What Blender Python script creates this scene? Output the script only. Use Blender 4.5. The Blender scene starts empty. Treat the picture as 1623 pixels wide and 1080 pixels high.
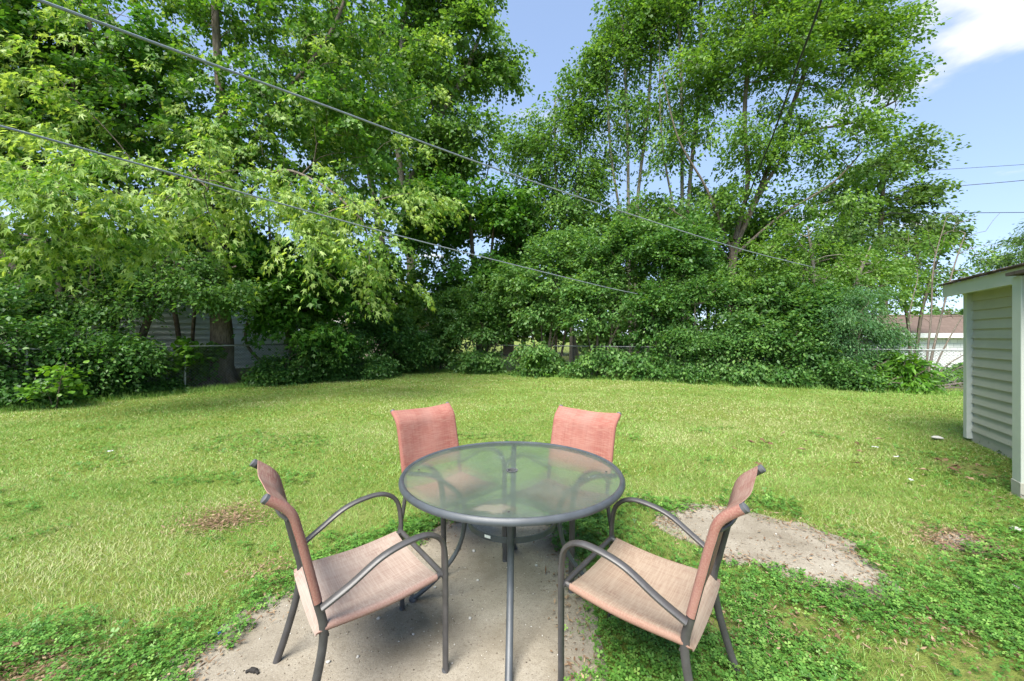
import bpy, math, random
import numpy as np
from mathutils import Vector

# ------------------------------------------------------------------ camera, sky, sun, exposure
scene = bpy.context.scene
COL = scene.collection
R = math.radians
F, CX, HY, CAMH = 631.2, 811.5, 533.0, 1.5      # focal length in photo pixels, image centre x, horizon row, eye height

cam_data = bpy.data.cameras.new('camera')
cam_data.sensor_width = 36.0
cam_data.lens = 14.0
cam_data.shift_y = -7.0 / 1623.0
cam_data.clip_start = 0.05
cam_data.clip_end = 3000.0
cam = bpy.data.objects.new('camera', cam_data)
COL.objects.link(cam)
cam.location = (0, 0, CAMH)
cam.rotation_euler = (R(90), 0, 0)
scene.camera = cam

SUN_EL, SUN_AZ = 54.0, 205.0                     # azimuth clockwise from +Y: the sun stands behind the camera, to its left
sun_data = bpy.data.lights.new('sun', 'SUN')
sun_data.energy = 1.6
sun_data.angle = R(36)
sun_data.color = (1.0, 0.95, 0.86)
sun = bpy.data.objects.new('sun', sun_data)
COL.objects.link(sun)
_d = Vector((math.sin(R(SUN_AZ)) * math.cos(R(SUN_EL)), math.cos(R(SUN_AZ)) * math.cos(R(SUN_EL)), math.sin(R(SUN_EL))))
sun.rotation_euler = _d.to_track_quat('Z', 'Y').to_euler()
sun.location = (20, -20, 40)

world = bpy.data.worlds.new('World')
scene.world = world
world.use_nodes = True
wn, wl = world.node_tree.nodes, world.node_tree.links
wn.clear()
w_out = wn.new('ShaderNodeOutputWorld')
w_sky = wn.new('ShaderNodeTexSky')
w_sky.sky_type = 'NISHITA'
w_sky.sun_disc = False
w_sky.sun_elevation = R(SUN_EL)
w_sky.sun_rotation = R(SUN_AZ)
w_sky.air_density = 0.8
w_sky.dust_density = 0.2
w_sky.ozone_density = 3.0
w_bg = wn.new('ShaderNodeBackground')
w_bg.inputs['Strength'].default_value = 0.115
w_tint = wn.new('ShaderNodeMix'); w_tint.data_type = 'RGBA'; w_tint.blend_type = 'MULTIPLY'
w_tint.inputs['Factor'].default_value = 1.0
w_tint.inputs[7].default_value = (0.58, 0.655, 0.79, 1)      # white balance of the photograph: a periwinkle blue
w_gam = wn.new('ShaderNodeGamma'); w_gam.inputs['Gamma'].default_value = 0.45    # the flatter sky of an exposure-blended photograph
wl.new(w_sky.outputs[0], w_gam.inputs['Color'])
wl.new(w_gam.outputs[0], w_tint.inputs[6])
wl.new(w_tint.outputs[2], w_bg.inputs['Color'])
# clouds: an even layer of broken cumulus over the whole sky
w_tc = wn.new('ShaderNodeTexCoord')
w_sep = wn.new('ShaderNodeSeparateXYZ')
wl.new(w_tc.outputs['Generated'], w_sep.inputs[0])
w_z = wn.new('ShaderNodeMath'); w_z.operation = 'MAXIMUM'; w_z.inputs[1].default_value = 0.04
wl.new(w_sep.outputs['Z'], w_z.inputs[0])
w_dx = wn.new('ShaderNodeMath'); w_dx.operation = 'DIVIDE'
w_dy = wn.new('ShaderNodeMath'); w_dy.operation = 'DIVIDE'
wl.new(w_sep.outputs['X'], w_dx.inputs[0]); wl.new(w_z.outputs[0], w_dx.inputs[1])
wl.new(w_sep.outputs['Y'], w_dy.inputs[0]); wl.new(w_z.outputs[0], w_dy.inputs[1])
w_cmb = wn.new('ShaderNodeCombineXYZ')
wl.new(w_dx.outputs[0], w_cmb.inputs['X']); wl.new(w_dy.outputs[0], w_cmb.inputs['Y'])
w_noise = wn.new('ShaderNodeTexNoise')
w_noise.inputs['Scale'].default_value = 1.15
w_noise.inputs['Detail'].default_value = 7.0
w_noise.inputs['Roughness'].default_value = 0.52
w_off = wn.new('ShaderNodeVectorMath'); w_off.operation = 'ADD'
w_off.inputs[1].default_value = (3.1, 7.4, 0.0)
wl.new(w_cmb.outputs[0], w_off.inputs[0])
wl.new(w_off.outputs[0], w_noise.inputs['Vector'])
# one cumulus bank low in the north-east, the one that shows right of the big tree
w_bank = wn.new('ShaderNodeVectorMath'); w_bank.operation = 'DISTANCE'
w_bank.inputs[1].default_value = (1.62, 1.30, 0.0)
wl.new(w_cmb.outputs[0], w_bank.inputs[0])
w_bm = wn.new('ShaderNodeMapRange')
w_bm.inputs['From Min'].default_value = 0.0; w_bm.inputs['From Max'].default_value = 0.75
w_bm.inputs['To Min'].default_value = 0.22; w_bm.inputs['To Max'].default_value = -0.02
wl.new(w_bank.outputs['Value'], w_bm.inputs['Value'])
w_add = wn.new('ShaderNodeMath'); w_add.operation = 'ADD'
wl.new(w_noise.outputs['Fac'], w_add.inputs[0]); wl.new(w_bm.outputs[0], w_add.inputs[1])
w_ramp = wn.new('ShaderNodeMapRange'); w_ramp.interpolation_type = 'SMOOTHSTEP'
w_ramp.inputs['From Min'].default_value = 0.575; w_ramp.inputs['From Max'].default_value = 0.74
wl.new(w_add.outputs[0], w_ramp.inputs['Value'])
w_cb = wn.new('ShaderNodeBackground')
w_cb.inputs['Color'].default_value = (1.0, 0.99, 0.97, 1)
w_cb.inputs['Strength'].default_value = 0.18
w_mix = wn.new('ShaderNodeMixShader')
wl.new(w_ramp.outputs[0], w_mix.inputs['Fac'])
wl.new(w_bg.outputs[0], w_mix.inputs[1]); wl.new(w_cb.outputs[0], w_mix.inputs[2])
wl.new(w_mix.outputs[0], w_out.inputs['Surface'])

scene.view_settings.view_transform = 'Standard'
scene.view_settings.look = 'None'
scene.view_settings.gamma = 1.0
scene.view_settings.exposure = 2.8
scene.view_settings.use_curve_mapping = False
scene.render.engine = 'CYCLES'
cy = scene.cycles
cy.max_bounces = 9; cy.diffuse_bounces = 6; cy.glossy_bounces = 3; cy.transmission_bounces = 6; cy.transparent_max_bounces = 8
cy.caustics_reflective = False; cy.caustics_refractive = False
cy.use_denoising = True

rng = np.random.default_rng(11)
random.seed(5)

# ------------------------------------------------------------------ helpers
def P(px, py, D):
    """the point at depth D that the photograph shows at (px, py)"""
    return np.array([(px - CX) / F * D, D, CAMH + (HY - py) / F * D])
def G(px, py):
    """the point of level ground the photograph shows at (px, py)"""
    D = F * CAMH / (py - HY)
    return np.array([(px - CX) / F * D, D])

def tag(o, label=None, cat=None, group=None, kind=None):
    if label: o['label'] = label
    if cat: o['category'] = cat
    if group: o['group'] = group
    if kind: o['kind'] = kind
    return o
def empty(name, loc=(0, 0, 0), rz=0.0):
    o = bpy.data.objects.new(name, None)
    COL.objects.link(o)
    o.empty_display_size = 0.1
    o.location = loc
    o.rotation_euler = (0, 0, rz)
    return o
def link(name, me, parent=None):
    o = bpy.data.objects.new(name, me)
    COL.objects.link(o)
    if parent is not None: o.parent = parent
    return o
def mesh_np(name, V, idx, counts, mat, parent=None, attr=None, smooth=False):
    """V (n,3), idx flat loop vertex indices, counts loops per face"""
    V = np.ascontiguousarray(V, dtype=np.float32)
    idx = np.ascontiguousarray(idx, dtype=np.int32).ravel()
    counts = np.ascontiguousarray(counts, dtype=np.int32)
    me = bpy.data.meshes.new(name)
    me.vertices.add(len(V)); me.loops.add(len(idx)); me.polygons.add(len(counts))
    me.vertices.foreach_set('co', V.ravel())
    me.loops.foreach_set('vertex_index', idx)
    st = np.zeros(len(counts), dtype=np.int32); st[1:] = np.cumsum(counts)[:-1]
    me.polygons.foreach_set('loop_start', st)
    me.polygons.foreach_set('loop_total', counts)
    if smooth: me.polygons.foreach_set('use_smooth', np.ones(len(counts), dtype=bool))
    if attr is not None:
        a = me.attributes.new('v', 'FLOAT', 'FACE')
        a.data.foreach_set('value', np.ascontiguousarray(attr, dtype=np.float32))
    me.update(calc_edges=True)
    me.materials.append(mat)
    return link(name, me, parent)

class MB:
    """collects boxes, tubes and sheets and links them as one mesh"""
    def __init__(s): s.v = []; s.f = []; s.n = 0
    def add(s, V, Fs):
        V = [tuple(p) for p in V]
        s.v += V; s.f += [tuple(i + s.n for i in f) for f in Fs]; s.n += len(V)
        return s
    def box(s, c, size, M=None):
        x, y, z = (d / 2 for d in size)
        V = [np.array((i * x, j * y, k * z)) for k in (-1, 1) for j in (-1, 1) for i in (-1, 1)]
        if M is not None: V = [M @ v for v in V]
        V = [v + np.array(c) for v in V]
        return s.add(V, [(0, 2, 3, 1), (4, 5, 7, 6), (0, 1, 5, 4), (2, 6, 7, 3), (0, 4, 6, 2), (1, 3, 7, 5)])
    def tube(s, pts, rad, sides=8, flat=None, up=None, caps=True):
        V, Fs = tube_mesh(pts, rad, sides, flat, up, caps)
        return s.add(V, Fs)
    def build(s, name, mat, parent=None, smooth=True, bevel=0.0):
        me = bpy.data.meshes.new(name)
        me.from_pydata(s.v, [], s.f)
        me.update()
        if smooth:
            me.polygons.foreach_set('use_smooth', [True] * len(me.polygons))
            try: me.set_sharp_from_angle(angle=R(40))
            except Exception: pass
        me.materials.append(mat)
        o = link(name, me, parent)
        if bevel:
            m = o.modifiers.new('bevel', 'BEVEL'); m.width = bevel; m.segments = 2; m.limit_method = 'ANGLE'
        return o

def smooth_path(pts, n=6):
    """Catmull-Rom through the points"""
    p = np.array(pts, dtype=float)
    p = np.vstack([2 * p[0] - p[1], p, 2 * p[-1] - p[-2]])
    out = []
    for i in range(1, len(p) - 2):
        for t in np.linspace(0, 1, n, endpoint=False):
            a, b, c, d = p[i - 1], p[i], p[i + 1], p[i + 2]
            out.append(0.5 * (2 * b + (c - a) * t + (2 * a - 5 * b + 4 * c - d) * t * t + (3 * b - a - 3 * c + d) * t ** 3))
    out.append(p[-2])
    return np.array(out)

def tube_mesh(pts, rad, sides=8, flat=None, up=None, caps=True):
    """sweep of a circle (or of an ellipse, flat = its second half axis, kept along `up`)"""
    p = np.array(pts, dtype=float)
    n = len(p)
    rad = np.full(n, rad) if np.isscalar(rad) else np.array(rad, dtype=float)
    T = np.gradient(p, axis=0)
    T /= np.linalg.norm(T, axis=1)[:, None] + 1e-9
    u = np.array(up if up is not None else (0.13, 0.21, 0.97))
    V, Fs = [], []
    N = u - T[0] * (u @ T[0])
    if np.linalg.norm(N) < 1e-3: N = np.array([1, 0, 0]) - T[0] * T[0][0]
    N /= np.linalg.norm(N)
    a = np.linspace(0, 2 * np.pi, sides, endpoint=False) + np.pi / sides
    for i in range(n):
        if up is not None:
            N2 = u - T[i] * (u @ T[i])
            N = N2 / np.linalg.norm(N2) if np.linalg.norm(N2) > 1e-3 else N
        else:
            N = N - T[i] * (N @ T[i]); N /= np.linalg.norm(N) + 1e-9
        B = np.cross(T[i], N)
        h = rad[i] if flat is None else flat
        V += [p[i] + B * rad[i] * math.cos(t) + N * h * math.sin(t) for t in a]
    for i in range(n - 1):
        for k in range(sides):
            k2 = (k + 1) % sides
            Fs.append((i * sides + k, i * sides + k2, (i + 1) * sides + k2, (i + 1) * sides + k))
    if caps:
        Fs.append(tuple(range(sides - 1, -1, -1)))
        Fs.append(tuple((n - 1) * sides + k for k in range(sides)))
    return V, Fs

def vnoise(x, y, seed=0):
    """smooth value noise, 0..1, for arrays"""
    xi, yi = np.floor(x).astype(np.int64), np.floor(y).astype(np.int64)
    xf, yf = x - xi, y - yi
    def h(a, b):
        n = (a * 374761393 + b * 668265263 + seed * 974711) & 0x7fffffff
        n = ((n ^ (n >> 13)) * 1274126177) & 0x7fffffff
        return ((n ^ (n >> 16)) & 0xffff) / 65535.0
    u, v = xf * xf * (3 - 2 * xf), yf * yf * (3 - 2 * yf)
    return (h(xi, yi) * (1 - u) + h(xi + 1, yi) * u) * (1 - v) + (h(xi, yi + 1) * (1 - u) + h(xi + 1, yi + 1) * u) * v
def fbm(x, y, seed=0, o=3):
    s, a, t = 0, 0.5, 0
    for k in range(o):
        s = s + a * vnoise(x * 2 ** k, y * 2 ** k, seed + k); t += a; a *= 0.5
    return s / t

# ------------------------------------------------------------------ materials
MATS = {}
def new_mat(name):
    m = bpy.data.materials.new(name); m.use_nodes = True
    nt = m.node_tree; nt.nodes.clear()
    out = nt.nodes.new('ShaderNodeOutputMaterial')
    MATS[name] = m
    return m, nt, out
def node(nt, kind, **kw):
    n = nt.nodes.new(kind)
    for k, v in kw.items():
        if k in n.inputs.keys(): n.inputs[k].default_value = v
        else: setattr(n, k, v)
    return n
def ramp(nt, fac, stops, interp='LINEAR'):
    r = nt.nodes.new('ShaderNodeValToRGB')
    r.color_ramp.interpolation = interp
    e = r.color_ramp.elements
    while len(e) < len(stops): e.new(0.5)
    for i, (p, c) in enumerate(stops):
        e[i].position = p
        e[i].color = (c, c, c, 1) if np.isscalar(c) else tuple(c) + (1,)
    nt.links.new(fac, r.inputs['Fac'])
    return r
def mixc(nt, fac, a, b, mode='MIX'):
    m = nt.nodes.new('ShaderNodeMix'); m.data_type = 'RGBA'; m.blend_type = mode
    for s, v in ((m.inputs['Factor'], fac), (m.inputs[6], a), (m.inputs[7], b)):
        if hasattr(v, 'links'): nt.links.new(v, s)
        elif np.isscalar(v): s.default_value = v
        else: s.default_value = tuple(v) + (1,)
    return m.outputs[2]
def noise(nt, scale, detail=4, vec=None, rough=0.55):
    n = node(nt, 'ShaderNodeTexNoise', Scale=scale, Detail=detail, Roughness=rough)
    if vec is not None: nt.links.new(vec, n.inputs['Vector'])
    return n.outputs['Fac']
def coord(nt, which='Object', scale=None, rot=None):
    t = nt.nodes.new('ShaderNodeTexCoord')
    if scale is None and rot is None: return t.outputs[which]
    mp = nt.nodes.new('ShaderNodeMapping')
    if scale is not None: mp.inputs['Scale'].default_value = scale
    if rot is not None: mp.inputs['Rotation'].default_value = rot
    nt.links.new(t.outputs[which], mp.inputs['Vector'])
    return mp.outputs[0]
def bump(nt, h, strength=0.3, dist=0.01):
    b = node(nt, 'ShaderNodeBump', Strength=strength, Distance=dist)
    nt.links.new(h, b.inputs['Height'])
    return b.outputs[0]
def principled(nt, out, col, rough=0.6, spec=0.4, metal=0.0, nrm=None):
    b = node(nt, 'ShaderNodeBsdfPrincipled', Metallic=metal)
    b.inputs['Specular IOR Level'].default_value = spec
    for s, v in ((b.inputs['Base Color'], col), (b.inputs['Roughness'], rough)):
        if hasattr(v, 'links'): nt.links.new(v, s)
        elif np.isscalar(v): s.default_value = v
        else: s.default_value = tuple(v) + (1,)
    if nrm is not None: nt.links.new(nrm, b.inputs['Normal'])
    if out is not None: nt.links.new(b.outputs[0], out.inputs['Surface'])
    return b

def leaf_mat(name, dark, mid, light, transl=0.44, rough=0.45):
    m, nt, out = new_mat(name)
    a = node(nt, 'ShaderNodeAttribute', attribute_name='v')
    c = ramp(nt, a.outputs['Fac'], [(0.0, dark), (0.5, mid), (1.0, light)]).outputs[0]
    p = principled(nt, None, c, rough, 0.35)
    t = node(nt, 'ShaderNodeBsdfTranslucent')
    tc = mixc(nt, 1.0, c, (1.35, 1.3, 0.55), 'MULTIPLY')
    nt.links.new(tc, t.inputs['Color'])
    mx = node(nt, 'ShaderNodeMixShader', Fac=transl)
    nt.links.new(p.outputs[0], mx.inputs[1]); nt.links.new(t.outputs[0], mx.inputs[2])
    nt.links.new(mx.outputs[0], out.inputs['Surface'])
    return m
LM = {
    'maple': leaf_mat('silver maple leaves', (.050, .142, .019), (.115, .250, .033), (.36, .49, .14), .46),
    'maple_deep': leaf_mat('dark maple leaves', (.036, .122, .018), (.074, .204, .028), (.15, .29, .046)),
    'elm': leaf_mat('elm leaves', (.058, .148, .027), (.114, .236, .045), (.20, .33, .075), .46),
    'hack': leaf_mat('hackberry leaves', (.062, .150, .022), (.120, .244, .038), (.21, .345, .062), .46),
    'shrub': leaf_mat('honeysuckle leaves', (.052, .138, .034), (.104, .230, .056), (.21, .35, .095)),
    'shrub_dark': leaf_mat('dark shrub leaves', (.034, .104, .023), (.072, .182, .040), (.15, .28, .064)),
    'sumac': leaf_mat('pale feathery leaves', (.050, .140, .050), (.095, .215, .080), (.17, .31, .11)),
    'vine': leaf_mat('broad vine leaves', (.050, .150, .016), (.095, .235, .022), (.18, .34, .04), .4),
    'far': leaf_mat('far tree leaves', (.055, .120, .028), (.095, .185, .042), (.16, .26, .065)),
    'clover': leaf_mat('clover leaves', (.036, .110, .018), (.092, .225, .034), (.23, .38, .085), .25),
    'grass': leaf_mat('grass blades', (.100, .230, .034), (.222, .362, .074), (.46, .44, .25), .25, .6),
    'dry': leaf_mat('dry fallen leaves', (.11, .062, .034), (.19, .120, .070), (.32, .235, .15), .1, .8),
}
def bark(name, a, b, sc=1.0):
    m, nt, out = new_mat(name)
    v = coord(nt, 'Object', (9 * sc, 9 * sc, 2.2 * sc))
    n1 = noise(nt, 2.2, 8, v, .65)
    n2 = noise(nt, 1.1, 2, coord(nt))
    c = ramp(nt, n1, [(.3, a), (.7, b)]).outputs[0]
    c = mixc(nt, n2, c, (.10, .11, .06), 'MIX') if False else c
    principled(nt, out, c, .9, .15, 0, bump(nt, n1, .9, .03))
    return m
BARK = bark('grey brown bark', (.055, .045, .035), (.20, .17, .135))
BARK_L = bark('pale grey bark', (.10, .09, .075), (.28, .255, .215))
BARK_D = bark('dead grey twigs', (.09, .075, .06), (.25, .215, .18), 2)

def mat_simple(name, col, rough=.6, spec=.4, metal=0., nscale=6., namp=.12, bumpv=0.):
    m, nt, out = new_mat(name)
    n = noise(nt, nscale, 5, coord(nt))
    lo = tuple(c * (1 - namp) for c in col); hi = tuple(min(1, c * (1 + namp)) for c in col)
    c = ramp(nt, n, [(.3, lo), (.7, hi)]).outputs[0]
    principled(nt, out, c, rough, spec, metal, bump(nt, noise(nt, nscale * 12, 3, coord(nt)), bumpv, .004) if bumpv else None)
    return m

CHAIR_M = mat_simple('brown grey painted steel', (.054, .052, .053), .42, .5, 0, 20, .2, .08)
TABLE_M = mat_simple('blue grey painted steel', (.054, .062, .071), .45, .5, 0, 14, .2, .08)
CAP_M = mat_simple('grey plastic cap', (.085, .088, .095), .5, .4)
ALU_M = mat_simple('galvanised steel', (.30, .31, .31), .5, .5, .6, 10, .2)
WIRE_M = mat_simple('fence wire', (.20, .21, .20), .6, .4, .4, 10, .2)
CABLE_G = mat_simple('grey insulated cable', (.20, .225, .26), .45, .5, 0, 30, .2)
CABLE_B = mat_simple('black insulated cable', (.03, .032, .035), .55, .4, 0, 30, .2)
TRIM_M = mat_simple('pale green grey trim paint', (.50, .54, .49), .55, .35, 0, 3, .06, .05)
WHITE_M = mat_simple('white painted wood', (.78, .78, .76), .6, .35, 0, 2, .06)

def sling_mat(name, base, warp, weft, fade):
    m, nt, out = new_mat(name)
    u = noise(nt, 1.0, 2, coord(nt, 'Object', (210, 4, 4)))
    w = noise(nt, 1.0, 2, coord(nt, 'Object', (4, 180, 180)))
    big = noise(nt, 5, 3, coord(nt))
    c = mixc(nt, ramp(nt, u, [(.42, 0), (.62, .65)]).outputs[0], base, warp)
    c = mixc(nt, ramp(nt, w, [(.44, 0), (.62, .60)]).outputs[0], c, weft)
    c = mixc(nt, ramp(nt, big, [(.4, 0), (.75, .55)]).outputs[0], c, fade)
    # the hem round the tubes is less bleached
    sx_ = node(nt, 'ShaderNodeSeparateXYZ'); nt.links.new(coord(nt), sx_.inputs[0])
    ab = node(nt, 'ShaderNodeMath', operation='ABSOLUTE'); nt.links.new(sx_.outputs['X'], ab.inputs[0])
    c = mixc(nt, ramp(nt, ab.outputs[0], [(.232, 0), (.250, .40)]).outputs[0], c, (.31, .115, .09))
    wv = node(nt, 'ShaderNodeTexChecker', Scale=420.0)
    nt.links.new(coord(nt), wv.inputs['Vector'])
    p = principled(nt, None, c, .8, .2, 0, bump(nt, wv.outputs['Fac'], .25, .0008))
    t = node(nt, 'ShaderNodeBsdfTranslucent'); nt.links.new(c, t.inputs['Color'])
    mx = node(nt, 'ShaderNodeMixShader', Fac=.22)
    nt.links.new(p.outputs[0], mx.inputs[1]); nt.links.new(t.outputs[0], mx.inputs[2])
    nt.links.new(mx.outputs[0], out.inputs['Surface'])
    return m
SL_RED = sling_mat('faded red sling fabric', (.36, .145, .115), (.26, .090, .075), (.43, .23, .175), (.44, .265, .22))
SL_MIX = sling_mat('pink brown sling fabric', (.35, .185, .15), (.22, .085, .07), (.45, .32, .25), (.46, .33, .28))
SL_TAN = sling_mat('sun bleached tan sling fabric', (.33, .245, .182), (.24, .150, .110), (.42, .335, .255), (.39, .32, .25))
SL_PINK = sling_mat('sun bleached pink sling fabric', (.36, .275, .232), (.27, .18, .15), (.45, .37, .315), (.43, .36, .31))

def glass_mat():
    m, nt, out = new_mat('pebbled table glass')
    oc = coord(nt)
    n1 = noise(nt, 62, 2, oc); n2 = noise(nt, 14, 3, oc)
    nb = bump(nt, n1, 1.0, .006)
    tr = node(nt, 'ShaderNodeBsdfTransparent'); tr.inputs[0].default_value = (.84, .95, .89, 1)
    rf = node(nt, 'ShaderNodeBsdfRefraction', Roughness=.50, IOR=1.03); rf.inputs['Color'].default_value = (.84, .95, .89, 1)
    nt.links.new(nb, rf.inputs['Normal'])
    m1 = node(nt, 'ShaderNodeMixShader', Fac=.52)
    nt.links.new(tr.outputs[0], m1.inputs[1]); nt.links.new(rf.outputs[0], m1.inputs[2])
    # a film of dried rain dust, and one brown stain where a puddle with leaves dried near the edge
    dust = ramp(nt, noise(nt, 4.5, 5, oc, .6), [(.35, .32), (.75, .56)]).outputs[0]
    sx = node(nt, 'ShaderNodeVectorMath', operation='SUBTRACT'); nt.links.new(oc, sx.inputs[0]); sx.inputs[1].default_value = (-.035, -.455, 0)
    wob = node(nt, 'ShaderNodeVectorMath', operation='MULTIPLY_ADD')
    ncol = node(nt, 'ShaderNodeTexNoise', Scale=18.0, Detail=4.0); nt.links.new(oc, ncol.inputs['Vector'])
    nt.links.new(ncol.outputs['Color'], wob.inputs[0]); wob.inputs[1].default_value = (.07, .07, 0); nt.links.new(sx.outputs[0], wob.inputs[2])
    sc = node(nt, 'ShaderNodeVectorMath', operation='MULTIPLY'); nt.links.new(wob.outputs[0], sc.inputs[0]); sc.inputs[1].default_value = (8.0, 17.0, 0)
    ln = node(nt, 'ShaderNodeVectorMath', operation='LENGTH'); nt.links.new(sc.outputs[0], ln.inputs[0])
    stain = ramp(nt, ln.outputs['Value'], [(.55, .75), (1.0, .0)]).outputs[0]
    dcol = mixc(nt, stain, (.27, .335, .295), (.36, .30, .255))
    d0 = node(nt, 'ShaderNodeBsdfDiffuse'); nt.links.new(dcol, d0.inputs['Color'])
    d1 = node(nt, 'ShaderNodeBsdfTranslucent'); d1.inputs['Color'].default_value = (.62, .70, .65, 1)
    df = node(nt, 'ShaderNodeMixShader', Fac=.5); nt.links.new(d0.outputs[0], df.inputs[1]); nt.links.new(d1.outputs[0], df.inputs[2])
    fm = node(nt, 'ShaderNodeMath', operation='MAXIMUM'); nt.links.new(dust, fm.inputs[0]); nt.links.new(stain, fm.inputs[1])
    m2 = node(nt, 'ShaderNodeMixShader'); nt.links.new(fm.outputs[0], m2.inputs[0])
    nt.links.new(m1.outputs[0], m2.inputs[1]); nt.links.new(df.outputs[0], m2.inputs[2])
    gl = node(nt, 'ShaderNodeBsdfGlossy', Roughness=.09); gl.inputs['Color'].default_value = (.9, .95, .95, 1)
    nt.links.new(nb, gl.inputs['Normal'])
    fr = node(nt, 'ShaderNodeFresnel', IOR=1.5)
    m3 = node(nt, 'ShaderNodeMixShader'); nt.links.new(fr.outputs[0], m3.inputs[0])
    nt.links.new(m2.outputs[0], m3.inputs[1]); nt.links.new(gl.outputs[0], m3.inputs[2])
    nt.links.new(m3.outputs[0], out.inputs['Surface'])
    return m
GLASS = glass_mat()
_m, _nt, _o = new_mat('clear glass underside')
_t = node(_nt, 'ShaderNodeBsdfTransparent'); _t.inputs[0].default_value = (.95, .985, .965, 1)
_nt.links.new(_t.outputs[0], _o.inputs['Surface'])
GLASS_UNDER = _m


def ground_mat():
    m, nt, out = new_mat('lawn soil and thatch')
    oc = coord(nt)
    a = noise(nt, 1.1, 6, oc); b = noise(nt, 22, 6, oc, .7); c_ = noise(nt, 140, 3, oc, .7)
    c = ramp(nt, b, [(.30, (.095, .125, .026)), (.55, (.175, .225, .042)), (.75, (.28, .28, .10))]).outputs[0]
    c = mixc(nt, ramp(nt, a, [(.45, 0), (.72, .55)]).outputs[0], c, (.27, .285, .115))
    c = mixc(nt, ramp(nt, c_, [(.35, .45), (.6, 0)]).outputs[0], c, (.045, .060, .018))
    principled(nt, out, c, .95, .1, 0, bump(nt, c_, .7, .02))
    return m
def concrete_mat():
    m, nt, out = new_mat('sandy worn concrete')
    oc = coord(nt)
    a = noise(nt, 2.2, 6, oc, .6); b = noise(nt, 60, 5, oc, .7); d = noise(nt, 260, 2, oc)
    c = ramp(nt, a, [(.30, (.160, .138, .104)), (.50, (.255, .228, .183)), (.72, (.33, .302, .252))]).outputs[0]
    c = mixc(nt, ramp(nt, b, [(.32, .55), (.5, 0)]).outputs[0], c, (.155, .13, .10))
    c = mixc(nt, ramp(nt, d, [(.66, 0), (.74, .6)]).outputs[0], c, (.62, .60, .56))
    g = noise(nt, 170, 4, oc, .75)
    c = mixc(nt, ramp(nt, g, [(.36, .6), (.50, 0)]).outputs[0], c, (.12, .10, .075))
    vo = node(nt, 'ShaderNodeTexVoronoi', Scale=34.0); nt.links.new(oc, vo.inputs['Vector'])
    c = mixc(nt, ramp(nt, vo.outputs['Distance'], [(.07, .75), (.12, 0)]).outputs[0], c, (.085, .070, .055))
    principled(nt, out, c, .92, .15, 0, bump(nt, b, .5, .008))
    return m
GROUND_M, CONC_M = ground_mat(), concrete_mat()

def siding_mat(name, col, stain=.5):
    m, nt, out = new_mat(name)
    oc = coord(nt)
    n = noise(nt, 1.6, 5, oc); g = noise(nt, 1, 4, coord(nt, 'Object', (4, 4, 160)))
    c = ramp(nt, n, [(.3, tuple(x * .88 for x in col)), (.7, tuple(min(1, x * 1.06) for x in col))]).outputs[0]
    c = mixc(nt, ramp(nt, g, [(.4, .10), (.6, 0)]).outputs[0], c, (.3, .3, .26))
    dirt = ramp(nt, noise(nt, 7, 6, oc, .7), [(.58, 0), (.70, stain)]).outputs[0]
    c = mixc(nt, dirt, c, (.20, .22, .15)) if stain else c
    principled(nt, out, c, .6, .3, 0, bump(nt, g, .15, .003))
    return m
SID_SHED = siding_mat('pale sage siding', (.44, .44, .385), 0)
SID_BASE = siding_mat('algae stained siding', (.42, .42, .36), .9)
SID_WHITE = siding_mat('weathered white siding', (.78, .80, .82), 0)
def brick_white():
    m, nt, out = new_mat('white painted brick')
    b = node(nt, 'ShaderNodeTexBrick', Scale=1.0); b.inputs['Brick Width'].default_value = .40; b.inputs['Row Height'].default_value = .20
    b.inputs['Mortar Size'].default_value = .012; b.inputs['Color1'].default_value = (.78, .78, .78, 1); b.inputs['Color2'].default_value = (.68, .69, .70, 1); b.inputs['Mortar'].default_value = (.42, .43, .44, 1)
    mp = coord(nt, 'Object', (1, 1, 1), (R(90), 0, 0)); nt.links.new(mp, b.inputs['Vector'])
    principled(nt, out, b.outputs['Color'], .7, .3, 0, bump(nt, b.outputs['Fac'], -.5, .02))
    return m
BRICKW = brick_white()
def roof_mat(name, a, b_, sc=1.0):
    m, nt, out = new_mat(name)
    b = node(nt, 'ShaderNodeTexBrick', Scale=sc); b.inputs['Brick Width'].default_value = .30; b.inputs['Row Height'].default_value = .14
    b.inputs['Mortar Size'].default_value = .008; b.inputs['Color1'].default_value = a + (1,); b.inputs['Color2'].default_value = b_ + (1,); b.inputs['Mortar'].default_value = tuple(x * .45 for x in a) + (1,)
    nt.links.new(coord(nt), b.inputs['Vector'])
    c = mixc(nt, noise(nt, 30, 4, coord(nt)), b.outputs['Color'], (.12, .09, .075))
    principled(nt, out, c, .9, .15, 0, bump(nt, b.outputs['Fac'], -.6, .01))
    return m
ROOF_BR = roof_mat('brown shingles', (.135, .10, .085), (.20, .145, .122))
ROOF_DK = roof_mat('dark weathered shingles', (.085, .075, .072), (.14, .12, .115))
TAN_WALL = mat_simple('dusty pink wall', (.50, .42, .38), .8, .2, 0, 2, .1)
BRICK_O = mat_simple('orange brick', (.42, .22, .13), .85, .2, 0, 9, .3)

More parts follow.
